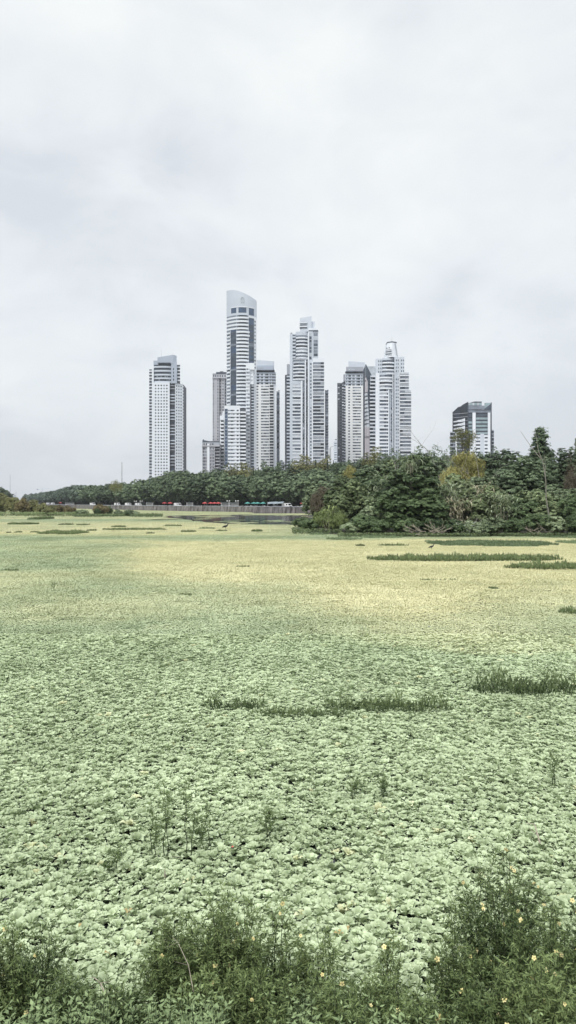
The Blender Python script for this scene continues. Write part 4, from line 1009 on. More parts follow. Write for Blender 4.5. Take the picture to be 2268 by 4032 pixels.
ptree('hill', 12, 40, 1920, 600, 2, label='dark rounded tree at the far left edge above the olive bushes', name='rounded_tree')
for p in (-60, -130, -210): ptree('hill', p, 45, 1930, 620, 2, label='dark rounded tree beyond the left edge', group='trees past the left edge', name='rounded_tree')

# --- the island of scrub on the right
def hill_z(x, y): return 0.05
b = MB(); outl = [(1190, 118), (1230, 112), (1330, 101), (1500, 97.5), (1700, 96.5), (1900, 97.5), (2100, 99), (2300, 97), (2700, 95), (2900, 120), (2700, 165), (2000, 165), (1500, 160), (1250, 150), (1140, 128)]
b.prism([(at_px(p, Y), Y) for p, Y in outl], .04, -.5, 'soil'); b.build('island', kind='structure')
I = [  # kind, column, half width, top row, distance, name, label
 ('brownweep', 1283, 62, 1902, 136, 'drooping_tree', 'brown withered drooping tree at the left end of the scrub island'),
 ('midtree', 1262, 60, 1900, 142, 'leafy_tree', 'grey green tree just left of the brown drooping tree'),
 ('warmtree', 1360, 75, 1868, 132, 'leafy_tree', 'pale green rounded tree above the brown drooping tree'),
 ('willow', 1385, 42, 1826, 140, 'leafy_tree', 'small yellow leaved tree rising at the left of the island'),
 ('midtree', 1470, 100, 1830, 138, 'leafy_tree', 'large green tree with grey green crown in the back of the island left half'),
 ('warmtree', 1400, 78, 1905, 112, 'leafy_tree', 'bright leafy tree at the left end of the island front'),
 ('layered', 1465, 105, 1872, 118, 'layered_tree', 'dark layered tree left of the deepest dark crown'),
 ('midtree', 1500, 70, 1945, 104, 'leafy_tree', 'green tree with large round pale leaves low at island left front'),
 ('layered', 1628, 125, 1815, 106, 'layered_tree', 'very dark green spreading tree with flat tiers, centre of the island'),
 ('layered', 1560, 85, 1900, 102, 'layered_tree', 'dark tiered tree low in front of the very dark spreading tree'),
 ('layered', 1690, 80, 1915, 102, 'layered_tree', 'dark tiered tree right below the very dark spreading tree'),
 ('warmtree', 1570, 95, 1800, 150, 'leafy_tree', 'grey green tree behind the very dark spreading tree'),
 ('midtree', 1700, 85, 1792, 150, 'leafy_tree', 'soft green tree behind the left side of the yellow willow'),
 ('willow', 1838, 76, 1760, 120, 'willow_tree', 'yellow green willow with drooping strands in front of the dark office building'),
 ('willow', 1765, 55, 1835, 118, 'willow_tree', 'lower olive green willow left of the yellow one'),
 ('warmtree', 1800, 80, 1862, 110, 'leafy_tree', 'green tree below the yellow willow'),
 ('midtree', 1890, 80, 1858, 112, 'leafy_tree', 'green tree to the right below the yellow willow'),
 ('dome', 1978, 105, 1752, 136, 'domed_tree', 'dark green domed tree right of the yellow willow, on the skyline'),
 ('dome', 2066, 118, 1777, 118, 'domed_tree', 'largest domed tree with tiered clumps in the right half of the island'),
 ('dome', 2245, 95, 1750, 128, 'domed_tree', 'domed tree touching the right edge of the photo'),
 ('midtree', 2150, 70, 1800, 140, 'leafy_tree', 'green tree behind the pale bare trunk'),
 ('warmtree', 1935, 80, 1925, 104, 'leafy_tree', 'bushy green tree below the domed tree skyline, left one'),
 ('layered', 2030, 80, 1938, 104, 'layered_tree', 'dark tiered tree under the largest domed tree'),
 ('warmtree', 2120, 80, 1925, 104, 'leafy_tree', 'bushy tree at the foot of the pale bare trunk'),
 ('midtree', 2215, 80, 1905, 106, 'leafy_tree', 'bushy tree right of the pale bare trunk, under the edge tree'),
 ('darkbush', 2270, 60, 1935, 101, 'shrub', 'dark bush at the right edge of the island'),
 ('brownweep', 2250, 32, 1800, 112, 'drooping_tree', 'brown hanging foliage on the tree at the right edge'),
 ('darkbush', 1196, 42, 2034, 117, 'shrub', 'dark low bush at the left tip of the island'),
 ('darkbush', 1225, 38, 2042, 112, 'shrub', 'rounded dark bush second from the left tip of the island'),
 ('freshbush', 1290, 62, 1996, 112, 'shrub', 'light green feathery bush left of the bright leafy tree'),
 ('freshbush', 1330, 45, 2012, 108, 'shrub', 'smaller light green feathery bush in front of its larger neighbour'),
 ('darkbush', 1430, 60, 2020, 101, 'shrub', 'dark bush under the bright leafy tree'),
 ('bush', 1385, 45, 2050, 101, 'shrub', 'green bush at the waterline below the feathery bushes'),
 ('darkbush', 1490, 50, 2040, 99.5, 'shrub', 'green bush at the waterline below the pale leaved tree'),
 ('darkbush', 1580, 65, 2025, 99.5, 'shrub', 'dark bush left of the dead branches'),
 ('darkbush', 1690, 60, 2030, 99.5, 'shrub', 'dark bush behind the dead branches'),
 ('darkbush', 1790, 55, 2040, 98.5, 'shrub', 'green bush right of the dead branches'),
 ('bush', 1860, 48, 2050, 98, 'shrub', 'bush dotted with white flowers at the waterline'),
 ('bush', 1940, 55, 2028, 99, 'shrub', 'green bush right of the white flowered one'),
 ('darkbush', 2020, 55, 2035, 99.5, 'shrub', 'dark bush at the waterline under the domed tree'),
 ('darkbush', 2100, 55, 2018, 99.5, 'shrub', 'twiggy green bush left of the last waterline bushes'),
 ('bush', 2180, 55, 2025, 99, 'shrub', 'green bush last but one on the right waterline'),
 ('darkbush', 2262, 55, 2015, 98.5, 'shrub', 'green bush last on the right waterline'),
]
for kd, p, hw, top, Y, nm, lb in I:
    ptree(kd, p, hw, top, Y, 0.1, name=nm, label=lb, cat='shrub' if nm == 'shrub' else 'tree')
for i, p in enumerate((2340, 2430, 2530)):
    ptree('dome', p, 95, 1765, 118, .1, name='domed_tree', label='domed tree beyond the right edge', group='trees past the right edge', cat='tree')
    ptree('bush', p, 60, 1985, 101, .1, name='shrub', label='green bush beyond the right edge', group='bushes past the right edge', cat='shrub')
ptree('conifer', 2128, 125, 1674, 160, .1, name='conifer', label='tall dark conifer poking above the island skyline at right', cat='tree')
ptree('conifer', 2270, 40, 1715, 160, .1, name='conifer', label='dark conifer tip at the right edge of the photo', cat='tree')
# airy treetop in front of the office building
r = empty('spindly_tree', (at_px(1822, 124), 124, .1), label='airy olive treetop on thin bare stem in front of the dark office building', cat='tree')
ht = H-(1690-HY)/F*124; m = MB()
m.tube([(0, 0, 0), (.15, 0, ht*.5), (-.1, 0, ht*.8), (.1, 0, ht*.98)], [.16, .12, .08, .03], 'bark', 6)
for sx, hz in ((-1, .82), (1, .84), (-1, .9), (1, .93), (-1, .96), (1, .78)): m.tube([(0, 0, ht*hz), (sx*.9, .1, ht*(hz+.03)), (sx*1.5, .2, ht*(hz+.02))], [.05, .03, .012], 'bark', 4)
m.build('trunk', r)
rr_ = np.random.default_rng(8); n = 3600; cc = np.array([[-.2, 0, ht*.93], [.7, 0, ht*.955], [-1.2, 0, ht*.9], [1.3, 0, ht*.885], [.2, 0, ht*.86], [.9, .1, ht*.83], [-.6, .1, ht*.97], [1.6, 0, ht*.93]])
ci = rr_.integers(0, 8, n); Pn = cc[ci]+rr_.normal(size=(n, 3))*np.array([.42, .42, .34])
link('crown', fmesh('crown', quads(Pn, unit(rr_.normal(size=(n, 3))), .12*rr_.uniform(.6, 1.3, n), .3, rr_), np.clip(.5+.2*rr_.normal(size=n), 0, 1), 'olive'), r)

def bare_tree(name, p, top, Y, z0, label, seed, mat='bark_pale', lean=0.0, spread=.5, rb=.14, depth=3, nb=5, start=None):
    r = random.Random(seed); hgt = H-(top-HY)/F*Y-z0
    root = empty(name, (at_px(p, Y), Y, z0), label=label, cat='dead tree'); tr = MB(); br = MB()
    def grow(b_, pt, d, ln, rad, dep):
        pts = [pt]; q = pt.copy(); dd = d.copy()
        for i in range(4):
            dd = (dd+Vector((r.uniform(-.2, .2), r.uniform(-.2, .2), r.uniform(-.12, .12)))).normalized(); q = q+dd*ln/4; pts.append(q.copy())
        b_.tube(pts, [rad*(1-.16*i) for i in range(5)], mat, 5)
        if dep > 0:
            for k in range(nb if dep == depth else 3):
                j = r.randint(1, 4); a = r.uniform(0, 6.28)
                nd = (dd+Vector((math.cos(a)*spread*1.6, math.sin(a)*spread, r.uniform(-.1, .5)))).normalized(); grow(br, pts[j], nd, ln*r.uniform(.35, .6), rad*.45, dep-1)
    grow(tr, Vector((0, 0, 0)), Vector((lean, 0, 1)).normalized(), hgt*.9, rb, depth)
    tr.build('trunk', root); br.build('branches', root); return root
bare_tree('dead_tree', 2168, 1770, 100.5, 0.1, 'tall pale bare trunk with few branches near the right edge', 4, spread=.35, rb=.13, depth=1, nb=3, lean=-.03)
bare_tree('dead_tree', 2235, 1775, 103, 0.1, 'pale forked bare tree leaning at the right edge', 9, spread=.9, rb=.09, depth=3, nb=4, lean=.06)
bare_tree('dead_tree', 1905, 1765, 112, 0.1, 'thin pale forked bare tree just right of the yellow willow', 12, spread=.6, rb=.08, depth=2, nb=4, lean=.04)
bare_tree('dead_tree', 1568, 1795, 140, 0.1, 'leaning pale bare branch above the very dark spreading tree', 15, spread=.5, rb=.12, depth=2, nb=3, lean=-.2)
bare_tree('dead_tree', 1773, 1730, 135, 0.1, 'wispy grey bare treetop left of the airy olive treetop', 18, spread=.8, rb=.10, depth=3, nb=6)
bare_tree('dead_tree', 1850, 2025, 97.5, 0.1, 'slender bare twigs with white flowers at the waterline', 22, spread=.5, rb=.05, depth=2, nb=5)
for i, (p, l1, up, Y, lb, sd) in enumerate(((1705, 3.2, 1.6, 96.6, 'tangle of pale dead branches at the waterline in the island middle', 31), (1655, 2.6, .8, 96.4, 'low pale dead branches left of the larger tangle', 33),
                              (2120, 3.0, 1.6, 98, 'thin brown leaning twigs at the waterline below the pale bare trunk', 35), (1985, 3.5, 1.6, 98.5, 'slanting bare branch under the largest domed tree', 38))):
    r = random.Random(sd); root = empty('dead_branches', (at_px(p, Y), Y, .1), label=lb, cat='branches'); m = MB(); m2 = MB()
    for k in range(9 if i != 3 else 3):
        a = r.uniform(-.25, .25)+(0 if r.random() < .5 else math.pi); l_ = l1*r.uniform(.4, 1)/1.4; q = Vector((r.uniform(-1.2, 1.2), r.uniform(-.4, .4), r.uniform(.1, .7))); pts_ = [q.copy()]
        d = Vector((math.cos(a), math.sin(a)*.3-.1, up/l1*r.uniform(.1, 1.6))).normalized()
        for s_ in range(5): d = (d+Vector((r.uniform(-.2, .2), r.uniform(-.15, .15), r.uniform(-.22, .2)))).normalized(); q = q+d*l_/5; pts_.append(q.copy())
        m.tube(pts_, [.035, .032, .028, .024, .018, .01], 'twig_dry' if i != 3 else 'bark_pale', 5)
        for s_ in range(4):
            j = r.randint(1, 4); dv = (d+Vector((r.uniform(-.6, .6), r.uniform(-.3, .3), r.uniform(-.2, .9)))).normalized(); m2.tube([pts_[j], pts_[j]+dv*l_*.18, pts_[j]+dv*l_*.3+Vector((0, 0, .05))], [.025, .018, .008], 'twig_dry', 4)
    m.build('branches', root); m2.build('twigs', root)

# arching cane clumps: long blades bending over
def cane_clump(p, base_row_Y, top, hw, n, label, seed, mat='cane', wid=.07, z0=.1, base_h=0.0, name='giant_cane', hang=.5):
    r = np.random.default_rng(seed); Y = base_row_Y; hgt = H-(top-HY)/F*Y-z0; W_ = hw/F*Y
    bx = r.normal(size=(n,))*W_*.5; by = r.normal(size=(n,))*.7; sz = base_h*hgt+(1-base_h)*hgt*r.random(n)**.8*.85
    az = r.uniform(0, 2*math.pi, n); ln = r.uniform(.8, 1.9, n)*(.7+.3*hgt/6); a0 = R(75)*r.uniform(.5, 1, n)
    k = 6; t = np.linspace(0, 1, k); ang = a0[:, None]-t[None]**1.3*(R(130)*hang*2*r.uniform(.5, 1.1, n))[:, None]
    st = ln[:, None]/(k-1); rx = np.cumsum(np.cos(ang)*st, 1); rz = np.cumsum(np.sin(ang)*st, 1)
    cx_ = bx[:, None]+rx*np.cos(az)[:, None]; cy_ = by[:, None]+rx*np.sin(az)[:, None]; cz = sz[:, None]+rz
    w2 = wid*(1-.75*t[None]**2)*(.3+.7*np.minimum(1, t[None]*5))*r.uniform(.6, 1.3, n)[:, None]
    px_, py_ = -np.sin(az)[:, None], np.cos(az)[:, None]
    G = np.stack([np.stack([cx_-px_*w2, cy_-py_*w2, cz], -1), np.stack([cx_+px_*w2, cy_+py_*w2, cz], -1)], 2)
    root = empty(name, (at_px(p, Y), Y, z0), label=label, cat='cane clump')
    link('blades', grid_mesh('blades', G, np.clip(.5+.25*r.normal(size=n), 0, 1), mat), root)
    m = MB()
    for i in range(0, n, max(1, n//26)):
        m.tube([(bx[i]*.7, by[i]*.7, 0), (bx[i]*.9, by[i], sz[i]*.6), (bx[i], by[i], sz[i])], [.025, .02, .012], 'twig_dry', 4)
    m.build('stems', root); return root
cane_clump(1775, 103, 1880, 55, 420, 'pale green cane clump with long hanging leaves, centre right of the island', 1)
cane_clump(1790, 101, 1955, 42, 260, 'lower pale cane clump with dry leaves right of the dark tiered trees', 2, mat='cane_dry', hang=.6)
cane_clump(1500, 108, 1862, 40, 200, 'pale broad-leaved cane on the left of the very dark spreading tree', 3)
cane_clump(1905, 104, 1890, 40, 200, 'cane clump with twisted pale stems below the willow', 4, mat='cane_dry')
cane_clump(1975, 101, 1930, 60, 320, 'bright cane thicket under the domed trees', 5)
cane_clump(1310, 109, 1985, 40, 260, 'yellowish reed clump inside the feathery bush at island left', 6, mat='fresh_green', wid=.05)
cane_clump(1620, 104, 1800, 35, 120, 'pale leaves at the upper left of the yellow willow', 7, base_h=.7)
# white trumpet flowers on the waterline bush
r_ = random.Random(6); root = empty('flowering_vine', (at_px(1860, 96.8), 96.8, .3), label='vine with small white flowers low on the waterline bush', cat='vine'); m = MB()
for i in range(26):
    q = (r_.uniform(-2.2, 1.8), r_.uniform(-.5, .1), r_.uniform(.1, 1.6)); m.lathe([(.01, q[2]), (.08, q[2]+.05), (.13, q[2]+.09)], 'white_paint', q[0], q[1], 6)
m.build('flowers', root)
nL = 900; rr_ = np.random.default_rng(3); Pn = np.stack([rr_.uniform(-2.4, 2, nL), rr_.uniform(-.5, .3, nL), rr_.uniform(-.2, 1.6, nL)], 1)
link('leaves', fmesh('leaves', quads(Pn, unit(rr_.normal(size=(nL, 3))+[0, -.5, .6]), .09*rr_.uniform(.6, 1.3, nL), .6, rr_), rr_.random(nL), 'mid_green'), root)

# --- olive scrub on the left of the marsh
for i, (kd, p, hw, top, Y, lb) in enumerate((
 ('olivebush', -170, 50, 1945, 262, None), ('olivebush', -100, 50, 1950, 260, None), ('olivebush', -40, 45, 1942, 262, None),
 ('olivebush', 10, 36, 1938, 262, 'tallest olive bush at the left edge'), ('olivebush', 52, 34, 1950, 258, 'olive bush second from the left edge'), ('brownbush', 88, 32, 1962, 255, 'dull olive brown bush third from the left edge'),
 ('olivebush', 128, 32, 1962, 262, 'olive bush in the middle of the left scrub'), ('olivebush', 165, 30, 1976, 255, 'yellowish olive bush right of the scrub middle'), ('olivebush', 205, 30, 1984, 252, 'low yellowish bush before the brown ones'),
 ('brownbush', 238, 28, 1988, 252, 'brown bush at the right end of the tall olive scrub'), ('brownbush', 272, 28, 1992, 250, 'last brown bush of the left scrub'), ('olivebush', 190, 26, 1996, 246, 'small pale bush in front of the olive scrub'),
 ('darkbush', 305, 20, 2008, 250, 'small dark bush right of the brown bushes'), ('bush', 330, 22, 2003, 248, 'green bush between the brown bushes and the round dark one'), ('brownbush', 400, 32, 1984, 246, 'round brown topped bush standing before the quay wall'),
 ('darkbush', 428, 16, 1992, 248, 'narrow dark bush touching the round brown topped one'), ('darkbush', 382, 14, 2000, 242, 'dark bush at the left foot of the round brown topped one'), ('bush', 465, 22, 2006, 244, 'low green bush right of the round brown topped one'),
 ('bush', 505, 20, 2004, 240, 'low green bush fourth from the right end of the left scrub'), ('darkbush', 500, 12, 2012, 236, 'tiny black green bush inside the low greens'), ('bush', 535, 16, 2010, 240, 'last low bush before the open water'))):
    ptree(kd, p, hw, top, Y, -.02, name='shrub', cat='shrub', label=lb or 'olive bush beyond the left edge', group=None if lb else 'bushes past the left edge')

# --- floating grass patches
def grass_patch(p0, p1, rf, rb_, h, label, seed, dens=26, mat='marsh_grass', sizes=.16, name='grass_patch', spiky=.3, ragged=.35):
    Yf = gY(rf); h = min(h*(.6 if rf < 2110 else 1), .55*(rf-rb_)/F*Yf); rb_ = min(rb_+h*F/Yf, rf-1.2); Yb = gY(rb_); Ym = (Yf+Yb)/2; x0, x1 = at_px(p0, Ym), at_px(p1, Ym); r = np.random.default_rng(seed)
    W_ = (x1-x0)/2; D = max((Yb-Yf)/2, .25); area = 4*W_*D; n = int(min(30000, max(250, area*dens*min(1, 60/Ym)**.6*3)))
    U = r.uniform(-1, 1, (n*3, 2)) if rf < 2600 else np.clip(r.normal(size=(n*3, 2))*[.75, .5], -1.2, 1.2); nz = np.array([noise.noise(Vector((u*W_*.28+seed, v*2.0, seed*.7))) for u, v in U])
    nz2 = np.array([noise.noise(Vector((u*W_*1.1, v*3, seed*.7+5))) for u, v in U])
    ok = (np.abs(U[:, 0])**3+(U[:, 1]-.45*nz)**2 < .82+ragged*nz2+.3*nz); U = U[ok][:n]; nz2 = nz2[ok][:n]; n = len(U)
    hh = h*(.55+.45*(1-U[:, 0]**4))*(1+.9*nz2)
    if rf > 2600: hh = hh*np.clip(1+1.3*np.array([noise.noise(Vector((u*W_*2.4, seed, 2.0))) for u in U[:, 0]]), .35, 2)*r.uniform(.55, 1.25, n)
    X_ = U[:, 0]*W_; Y_ = U[:, 1]*D; z = hh*r.random(n)**.6
    Pn = np.stack([X_, Y_, z-.03], 1)
    Nn = unit(r.normal(size=(n, 3))+np.array([0, -.2, .8])); dirv = r.normal(size=(n, 3)); k = int(n*spiky); dirv[:k] = dirv[:k]*.3+[0, 0, 1]; Nn[:k] = unit(r.normal(size=(k, 3))*[1, 1, .1])
    s_ = sizes*r.uniform(.5, 1.2, n)*(.75 if Ym > 80 else 1)*max(1, Ym/110); s_[:k] *= 1.5
    root_loc = ((x0+x1)/2, Ym, 0)
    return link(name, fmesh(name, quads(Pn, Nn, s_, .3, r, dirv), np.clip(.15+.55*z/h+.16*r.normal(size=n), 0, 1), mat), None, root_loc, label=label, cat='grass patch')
GP = [
 (1810, 2330, 2750, 2645, .42, 'dark nearest grass strip running off the right edge', 60, 'marsh_grass', .042),
 (1230, 1815, 2815, 2730, .36, 'dark near grass strip left of the nearest one', 61, 'marsh_grass', .042),
 (980, 1420, 2830, 2782, .2, 'thin trailing tail of grass leading left from the near dark strip', 66, 'marsh_grass', .042),
 (800, 1060, 2804, 2742, .3, 'small dark tuft patch left of the near strips', 62, 'marsh_grass', .042),
 (640, 730, 2792, 2784, .10, 'faint thin tuft between the two small left tuft patches', 67, 'marsh_grass', .042),
 (455, 565, 2792, 2782, .14, 'smallest dark tuft leftmost of the near tufts', 63, 'marsh_grass', .042),
 (1440, 1600, 2700, 2684, .18, 'faint low tuft above the near grass strips', 64, 'marsh_grass', .042),
 (1330, 1420, 2676, 2668, .08, 'hair-thin dark tuft line above the faint low tuft', 68, 'marsh_grass', .042),
 (1425, 2232, 2212, 2180, .42, 'long straight dark grass bank crossing the yellow area at right', 70, 'marsh_grass', .13),
 (1985, 2340, 2245, 2213, .45, 'dark grass bank below the long straight one, running off the right edge', 71, 'marsh_grass', .13),
 (2195, 2330, 2422, 2388, .40, 'small spiky grass tuft at the right edge', 72, 'marsh_grass', .08),
 (1632, 1805, 2285, 2279, .10, 'thin flat grass streak in the middle right of the yellow area', 73, 'marsh_grass', .07),
 (1925, 1962, 2320, 2308, .22, 'tiny lone dark tuft right of the thin streak', 74, 'marsh_grass', .06),
 (1675, 2190, 2153, 2126, .16, 'wide pale green grass flat in front of the island', 75, 'marsh_grass_pale', .16),
 (2195, 2340, 2143, 2126, .18, 'pale green grass flat at the right edge of the island front', 76, 'marsh_grass_pale', .16),
 (1485, 1612, 2150, 2142, .14, 'narrow green streak left of the wide pale flat', 77, 'marsh_grass', .14),
 (1400, 1437, 2151, 2143, .2, 'tiny tuft left of the narrow green streak', 78, 'marsh_grass', .12),
 (1280, 1430, 2127, 2114, .22, 'low grass pad under the left end of the island', 79, 'marsh_grass_pale', .16),
 (1410, 1590, 2119, 2108, .3, 'long low grass pad against the island front', 80, 'marsh_grass_pale', .16),
 (1215, 1290, 2107, 2098, .3, 'small grass pad beside the island tip', 81, 'marsh_grass_pale', .16),
 (2130, 2400, 2120, 2104, .2, 'grass pad against the right island shore', 82, 'marsh_grass_pale', .16),
 (155, 342, 2105, 2087, .5, 'thickest dark grass pad in the left field', 90, 'marsh_grass', .2),
 (398, 668, 2087, 2080, .35, 'long thin dark streak right of the thickest left pad', 91, 'marsh_grass', .2),
 (28, 148, 2066, 2058, .4, 'dark pad near the left edge above the thickest one', 92, 'marsh_grass', .2),
 (120, 158, 2098, 2093, .4, 'small tuft left of the thickest pad', 93, 'marsh_grass', .2), (55, 87, 2098, 2094, .35, 'little tuft further left in a line with the thickest pad', 94, 'marsh_grass', .2), (26, 44, 2099, 2096, .3, 'tiny tuft next to the left edge', 95, 'marsh_grass', .2),
 (148, 200, 2046, 2036, .9, 'boat shaped dark clump before the olive scrub', 96, 'marsh_grass', .25),
 (120, 142, 2046, 2040, .6, 'small pale clump left of the boat shaped one', 99, 'marsh_grass_pale', .25),
 (230, 292, 2067, 2063, .25, 'thin streak left of two in the upper left field', 97, 'marsh_grass', .2), (303, 350, 2068, 2064, .25, 'thin streak right of two in the upper left field', 98, 'marsh_grass', .2),
 (435, 495, 2076, 2071, .25, 'short streak above the long thin dark streak', 100, 'marsh_grass', .2), (340, 382, 2090, 2086, .3, 'short streak between thickest pad and long streak', 101, 'marsh_grass', .2),
 (712, 770, 2096, 2088, .3, 'small dark pad left of centre in the far field', 102, 'marsh_grass', .2), (988, 1036, 2094, 2085, .4, 'small dark pad in the centre of the far field', 103, 'marsh_grass', .2),
 (848, 896, 2092, 2088, .2, 'faint streak between the two small dark pads', 104, 'marsh_grass', .2), (640, 722, 2072, 2068, .2, 'thin streak below the open water left end', 105, 'marsh_grass', .2), (780, 850, 2082, 2078, .15, 'pale streak under the open water', 106, 'marsh_grass_pale', .2),
 (575, 610, 2102, 2098, .2, 'small isolated fleck right of the long thin streak', 107, 'marsh_grass', .2), (930, 985, 2233, 2228, .25, 'row of tiny sprigs in the yellow field centre', 108, 'marsh_grass', .08), (700, 760, 2343, 2338, .14, 'small dark fleck in the mid field left of centre', 109, 'marsh_grass', .07),
 (0, 75, 2247, 2243, .12, 'thin dark line at the left edge under the greener pool', 110, 'marsh_grass', .1),
]
for p0, p1, rf, rb_, h, lb, sd, mt, sz in GP:
    grass_patch(p0, p1, rf, rb_, h, lb, sd, mat=mt, sizes=sz, dens=26 if rf < 2600 else 230, spiky=.6 if rf in (2212, 2245, 2422) or rf > 2600 else .3)
def strip(p0, p1, Y0, Y1, h, label, seed, mat, sizes, n):
    r = np.random.default_rng(seed); t = r.random(n); Yv = Y0+(Y1-Y0)*r.random(n); pv = p0+(p1-p0)*t; X_ = (pv-CX)/F*Yv
    nz = vnoise(X_, Yv, .15, seed); X_, Yv = X_[nz > -.32], Yv[nz > -.32]; n = len(X_); z = h*r.random(n)**.7
    P_ = np.stack([X_, Yv, z], 1); c0 = P_.mean(0)*[1, 1, 0]
    return link('reed_margin', fmesh('reed_margin', quads(P_-c0, unit(r.normal(size=(n, 3))+[0, -.3, .7]), sizes*r.uniform(.5, 1.3, n), .35, r), np.clip(.2+.5*z/h+.18*r.normal(size=n), 0, 1), mat), None, tuple(c0), label=label, cat='reeds')
strip(-250, 300, 236, 258, 1.3, 'low green reeds at the foot of the olive scrub', 1, 'marsh_grass', .35, 5000)
strip(290, 640, 226, 250, .8, 'low reeds from the brown bushes to the open water', 2, 'marsh_grass', .3, 5000)
strip(1150, 1345, 102, 116, .7, 'low green reeds around the left tip of the island', 7, 'marsh_grass', .16, 1800)
strip(1330, 1900, 95.5, 98.5, .5, 'tangled reeds along the left half of the island waterline', 3, 'marsh_grass', .14, 3200)
strip(1900, 2600, 95.5, 98.5, .5, 'tangled reeds along the right half of the island waterline', 4, 'marsh_grass', .14, 3200)

# ================================================================ THINGS ON THE PROMENADE
def umbrella_mesh(mat):
    m = MB(); k = 8
    for i in range(k):
        a, b_ = 2*math.pi*i/k, 2*math.pi*(i+1)/k; c = (a+b_)/2
        o1, o2 = (math.cos(a), math.sin(a)), (math.cos(b_), math.sin(b_))
        vs = [(0, 0, 2.55), (o1[0]*.8, o1[1]*.8, 2.3), (o2[0]*.8, o2[1]*.8, 2.3), (o1[0]*1.55, o1[1]*1.55, 2.0), (o2[0]*1.55, o2[1]*1.55, 2.0), (o1[0]*1.55, o1[1]*1.55, 1.82), (o2[0]*1.55, o2[1]*1.55, 1.82)]
        m.poly(vs, [(0, 1, 2), (1, 3, 4, 2), (3, 5, 6, 4)], mat)
    return m.mesh('canopy')
pole = MB(); pole.tube([(0, 0, 0), (0, 0, 2.6)], [.035, .03], 'white_paint', 6); pole.lathe([(0, 0), (.3, 0), (.28, .08), (.05, .12)], 'mid_grey', k=10); pole_me = pole.mesh('pole')
def on_prom(p, off=5):
    # meet the promenade line at column p
    for (x0, y0), (x1, y1) in zip(WALL, WALL[1:]):
        k = (p-CX)/F; d = (x1-x0)-k*(y1-y0)
        if abs(d) < 1e-9: continue
        t = (k*y0-x0)/d
        if 0 <= t <= 1: Y = y0+t*(y1-y0)+off; return k*Y, Y
    return None
UM = {'canvas_red': umbrella_mesh('canvas_red'), 'canvas_teal': umbrella_mesh('canvas_teal')}
def umbrella(p, mat, label, group=None, off=4):
    x, y = on_prom(p, off); r = empty('parasol', (x, y, 2.0), rv.uniform(0, 1), label=label, cat='parasol', group=group); r.scale = (.9, .9, 1.04)
    link('canopy', UM[mat], r); link('pole', pole_me, r)
umbrella(806, 'canvas_red', 'red parasol leftmost of the red row above the quay'); umbrella(830, 'canvas_red', 'red parasol second from left in the red row', off=6)
umbrella(845, 'canvas_red', 'red parasol third from left in the red row'); umbrella(860, 'canvas_red', 'red parasol rightmost of the red row above the quay', off=3)
umbrella(975, 'canvas_teal', 'teal parasol leftmost of the teal row'); umbrella(1000, 'canvas_teal', 'teal parasol second from left in the teal row', off=7)
umbrella(1014, 'canvas_teal', 'teal parasol third from left in the teal row', off=3); umbrella(1036, 'canvas_teal', 'teal parasol rightmost of the teal row')
umbrella(1194, 'canvas_red', 'bright red parasol left one of the overlapping pair beside the island'); umbrella(1206, 'canvas_red', 'bright red parasol right one of the overlapping pair beside the island', off=7)
umbrella(670, 'canvas_red', 'lone pink red parasol on the left part of the quay'); umbrella(648, 'canvas_red', 'small red parasol partly hidden left of the lone one', off=12)
umbrella(238, 'canvas_red', 'faded red parasol at the far left end of the quay', off=4)
# grey awnings
for p, lb, rz in ((1072, 'grey canvas awning right of the teal parasols', .1), (1097, 'dark grey canvas awning nearest the red pair', -.15)):
    x, y = on_prom(p, 5); r = empty('awning', (x, y, 2), rz, label=lb, cat='awning')
    m = MB(); m.poly([(-2.2, -1.6, 1.9), (2.2, -1.6, 2.2), (2.4, 1.2, 2.9), (-2.0, 1.2, 2.6), (-2.2, -1.6, 1.75), (2.2, -1.6, 2.05)], [(0, 1, 2, 3), (4, 5, 1, 0)], 'canvas_grey'); m.build('canopy', r)
    for sx, sy, hz in ((-2.1, -1.5, 1.9), (2.1, -1.5, 2.15), (2.2, 1.1, 2.85), (-1.9, 1.1, 2.55)):
        m = MB(); m.tube([(sx, sy, 0), (sx, sy, hz)], [.04, .04], 'white_paint', 5); m.build('leg', r)
# food kiosks and vans, white under the trees
def kiosk(p, label, wd=2.0, off=7):
    x, y = on_prom(p, off); r = empty('food_kiosk', (x, y, 2), 0, label=label, cat='kiosk')
    m = MB(); m.box(-wd, wd, -1, 1, .35, 1.15, 'white_paint'); m.box(-wd, -wd+.15, -1, 1, 1.15, 2.2, 'white_paint'); m.box(wd-.15, wd, -1, 1, 1.15, 2.2, 'white_paint'); m.box(-wd+.15, wd-.15, .85, 1, 1.15, 2.2, 'white_paint'); m.build('body', r)
    m = MB(); m.box(-wd-.1, wd+.1, -1.1, 1.1, 2.2, 2.36, 'white_paint'); m.build('roof', r)
    m = MB(); m.poly([(-wd+.2, -1.02, 2.15), (wd-.2, -1.02, 2.15), (wd-.2, -1.9, 2.45), (-wd+.2, -1.9, 2.45), (wd-.2, -1.9, 2.5), (-wd+.2, -1.9, 2.5), (wd-.2, -1.02, 2.2), (-wd+.2, -1.02, 2.2)], [(0, 1, 2, 3), (3, 2, 4, 5), (5, 4, 6, 7)], 'canvas_grey'); m.build('hatch', r)
    m = MB(); m.box(-wd+.2, wd-.2, -1.35, -1.0, 1.1, 1.15, 'metal_grey'); m.build('counter', r)
    for sx in (-wd*.55, wd*.55):
        m = MB(); m.tube([(sx, -1.05, .35), (sx, -.8, .35)], [.33, .33], 'dark_facade', 12); m.build('wheel', r)
kiosk(887, 'white food kiosk right of the red parasol row'); kiosk(921, 'white food kiosk left of the teal parasols', 2.2); kiosk(748, 'small white kiosk between the lone parasol and the red row', 1.6)
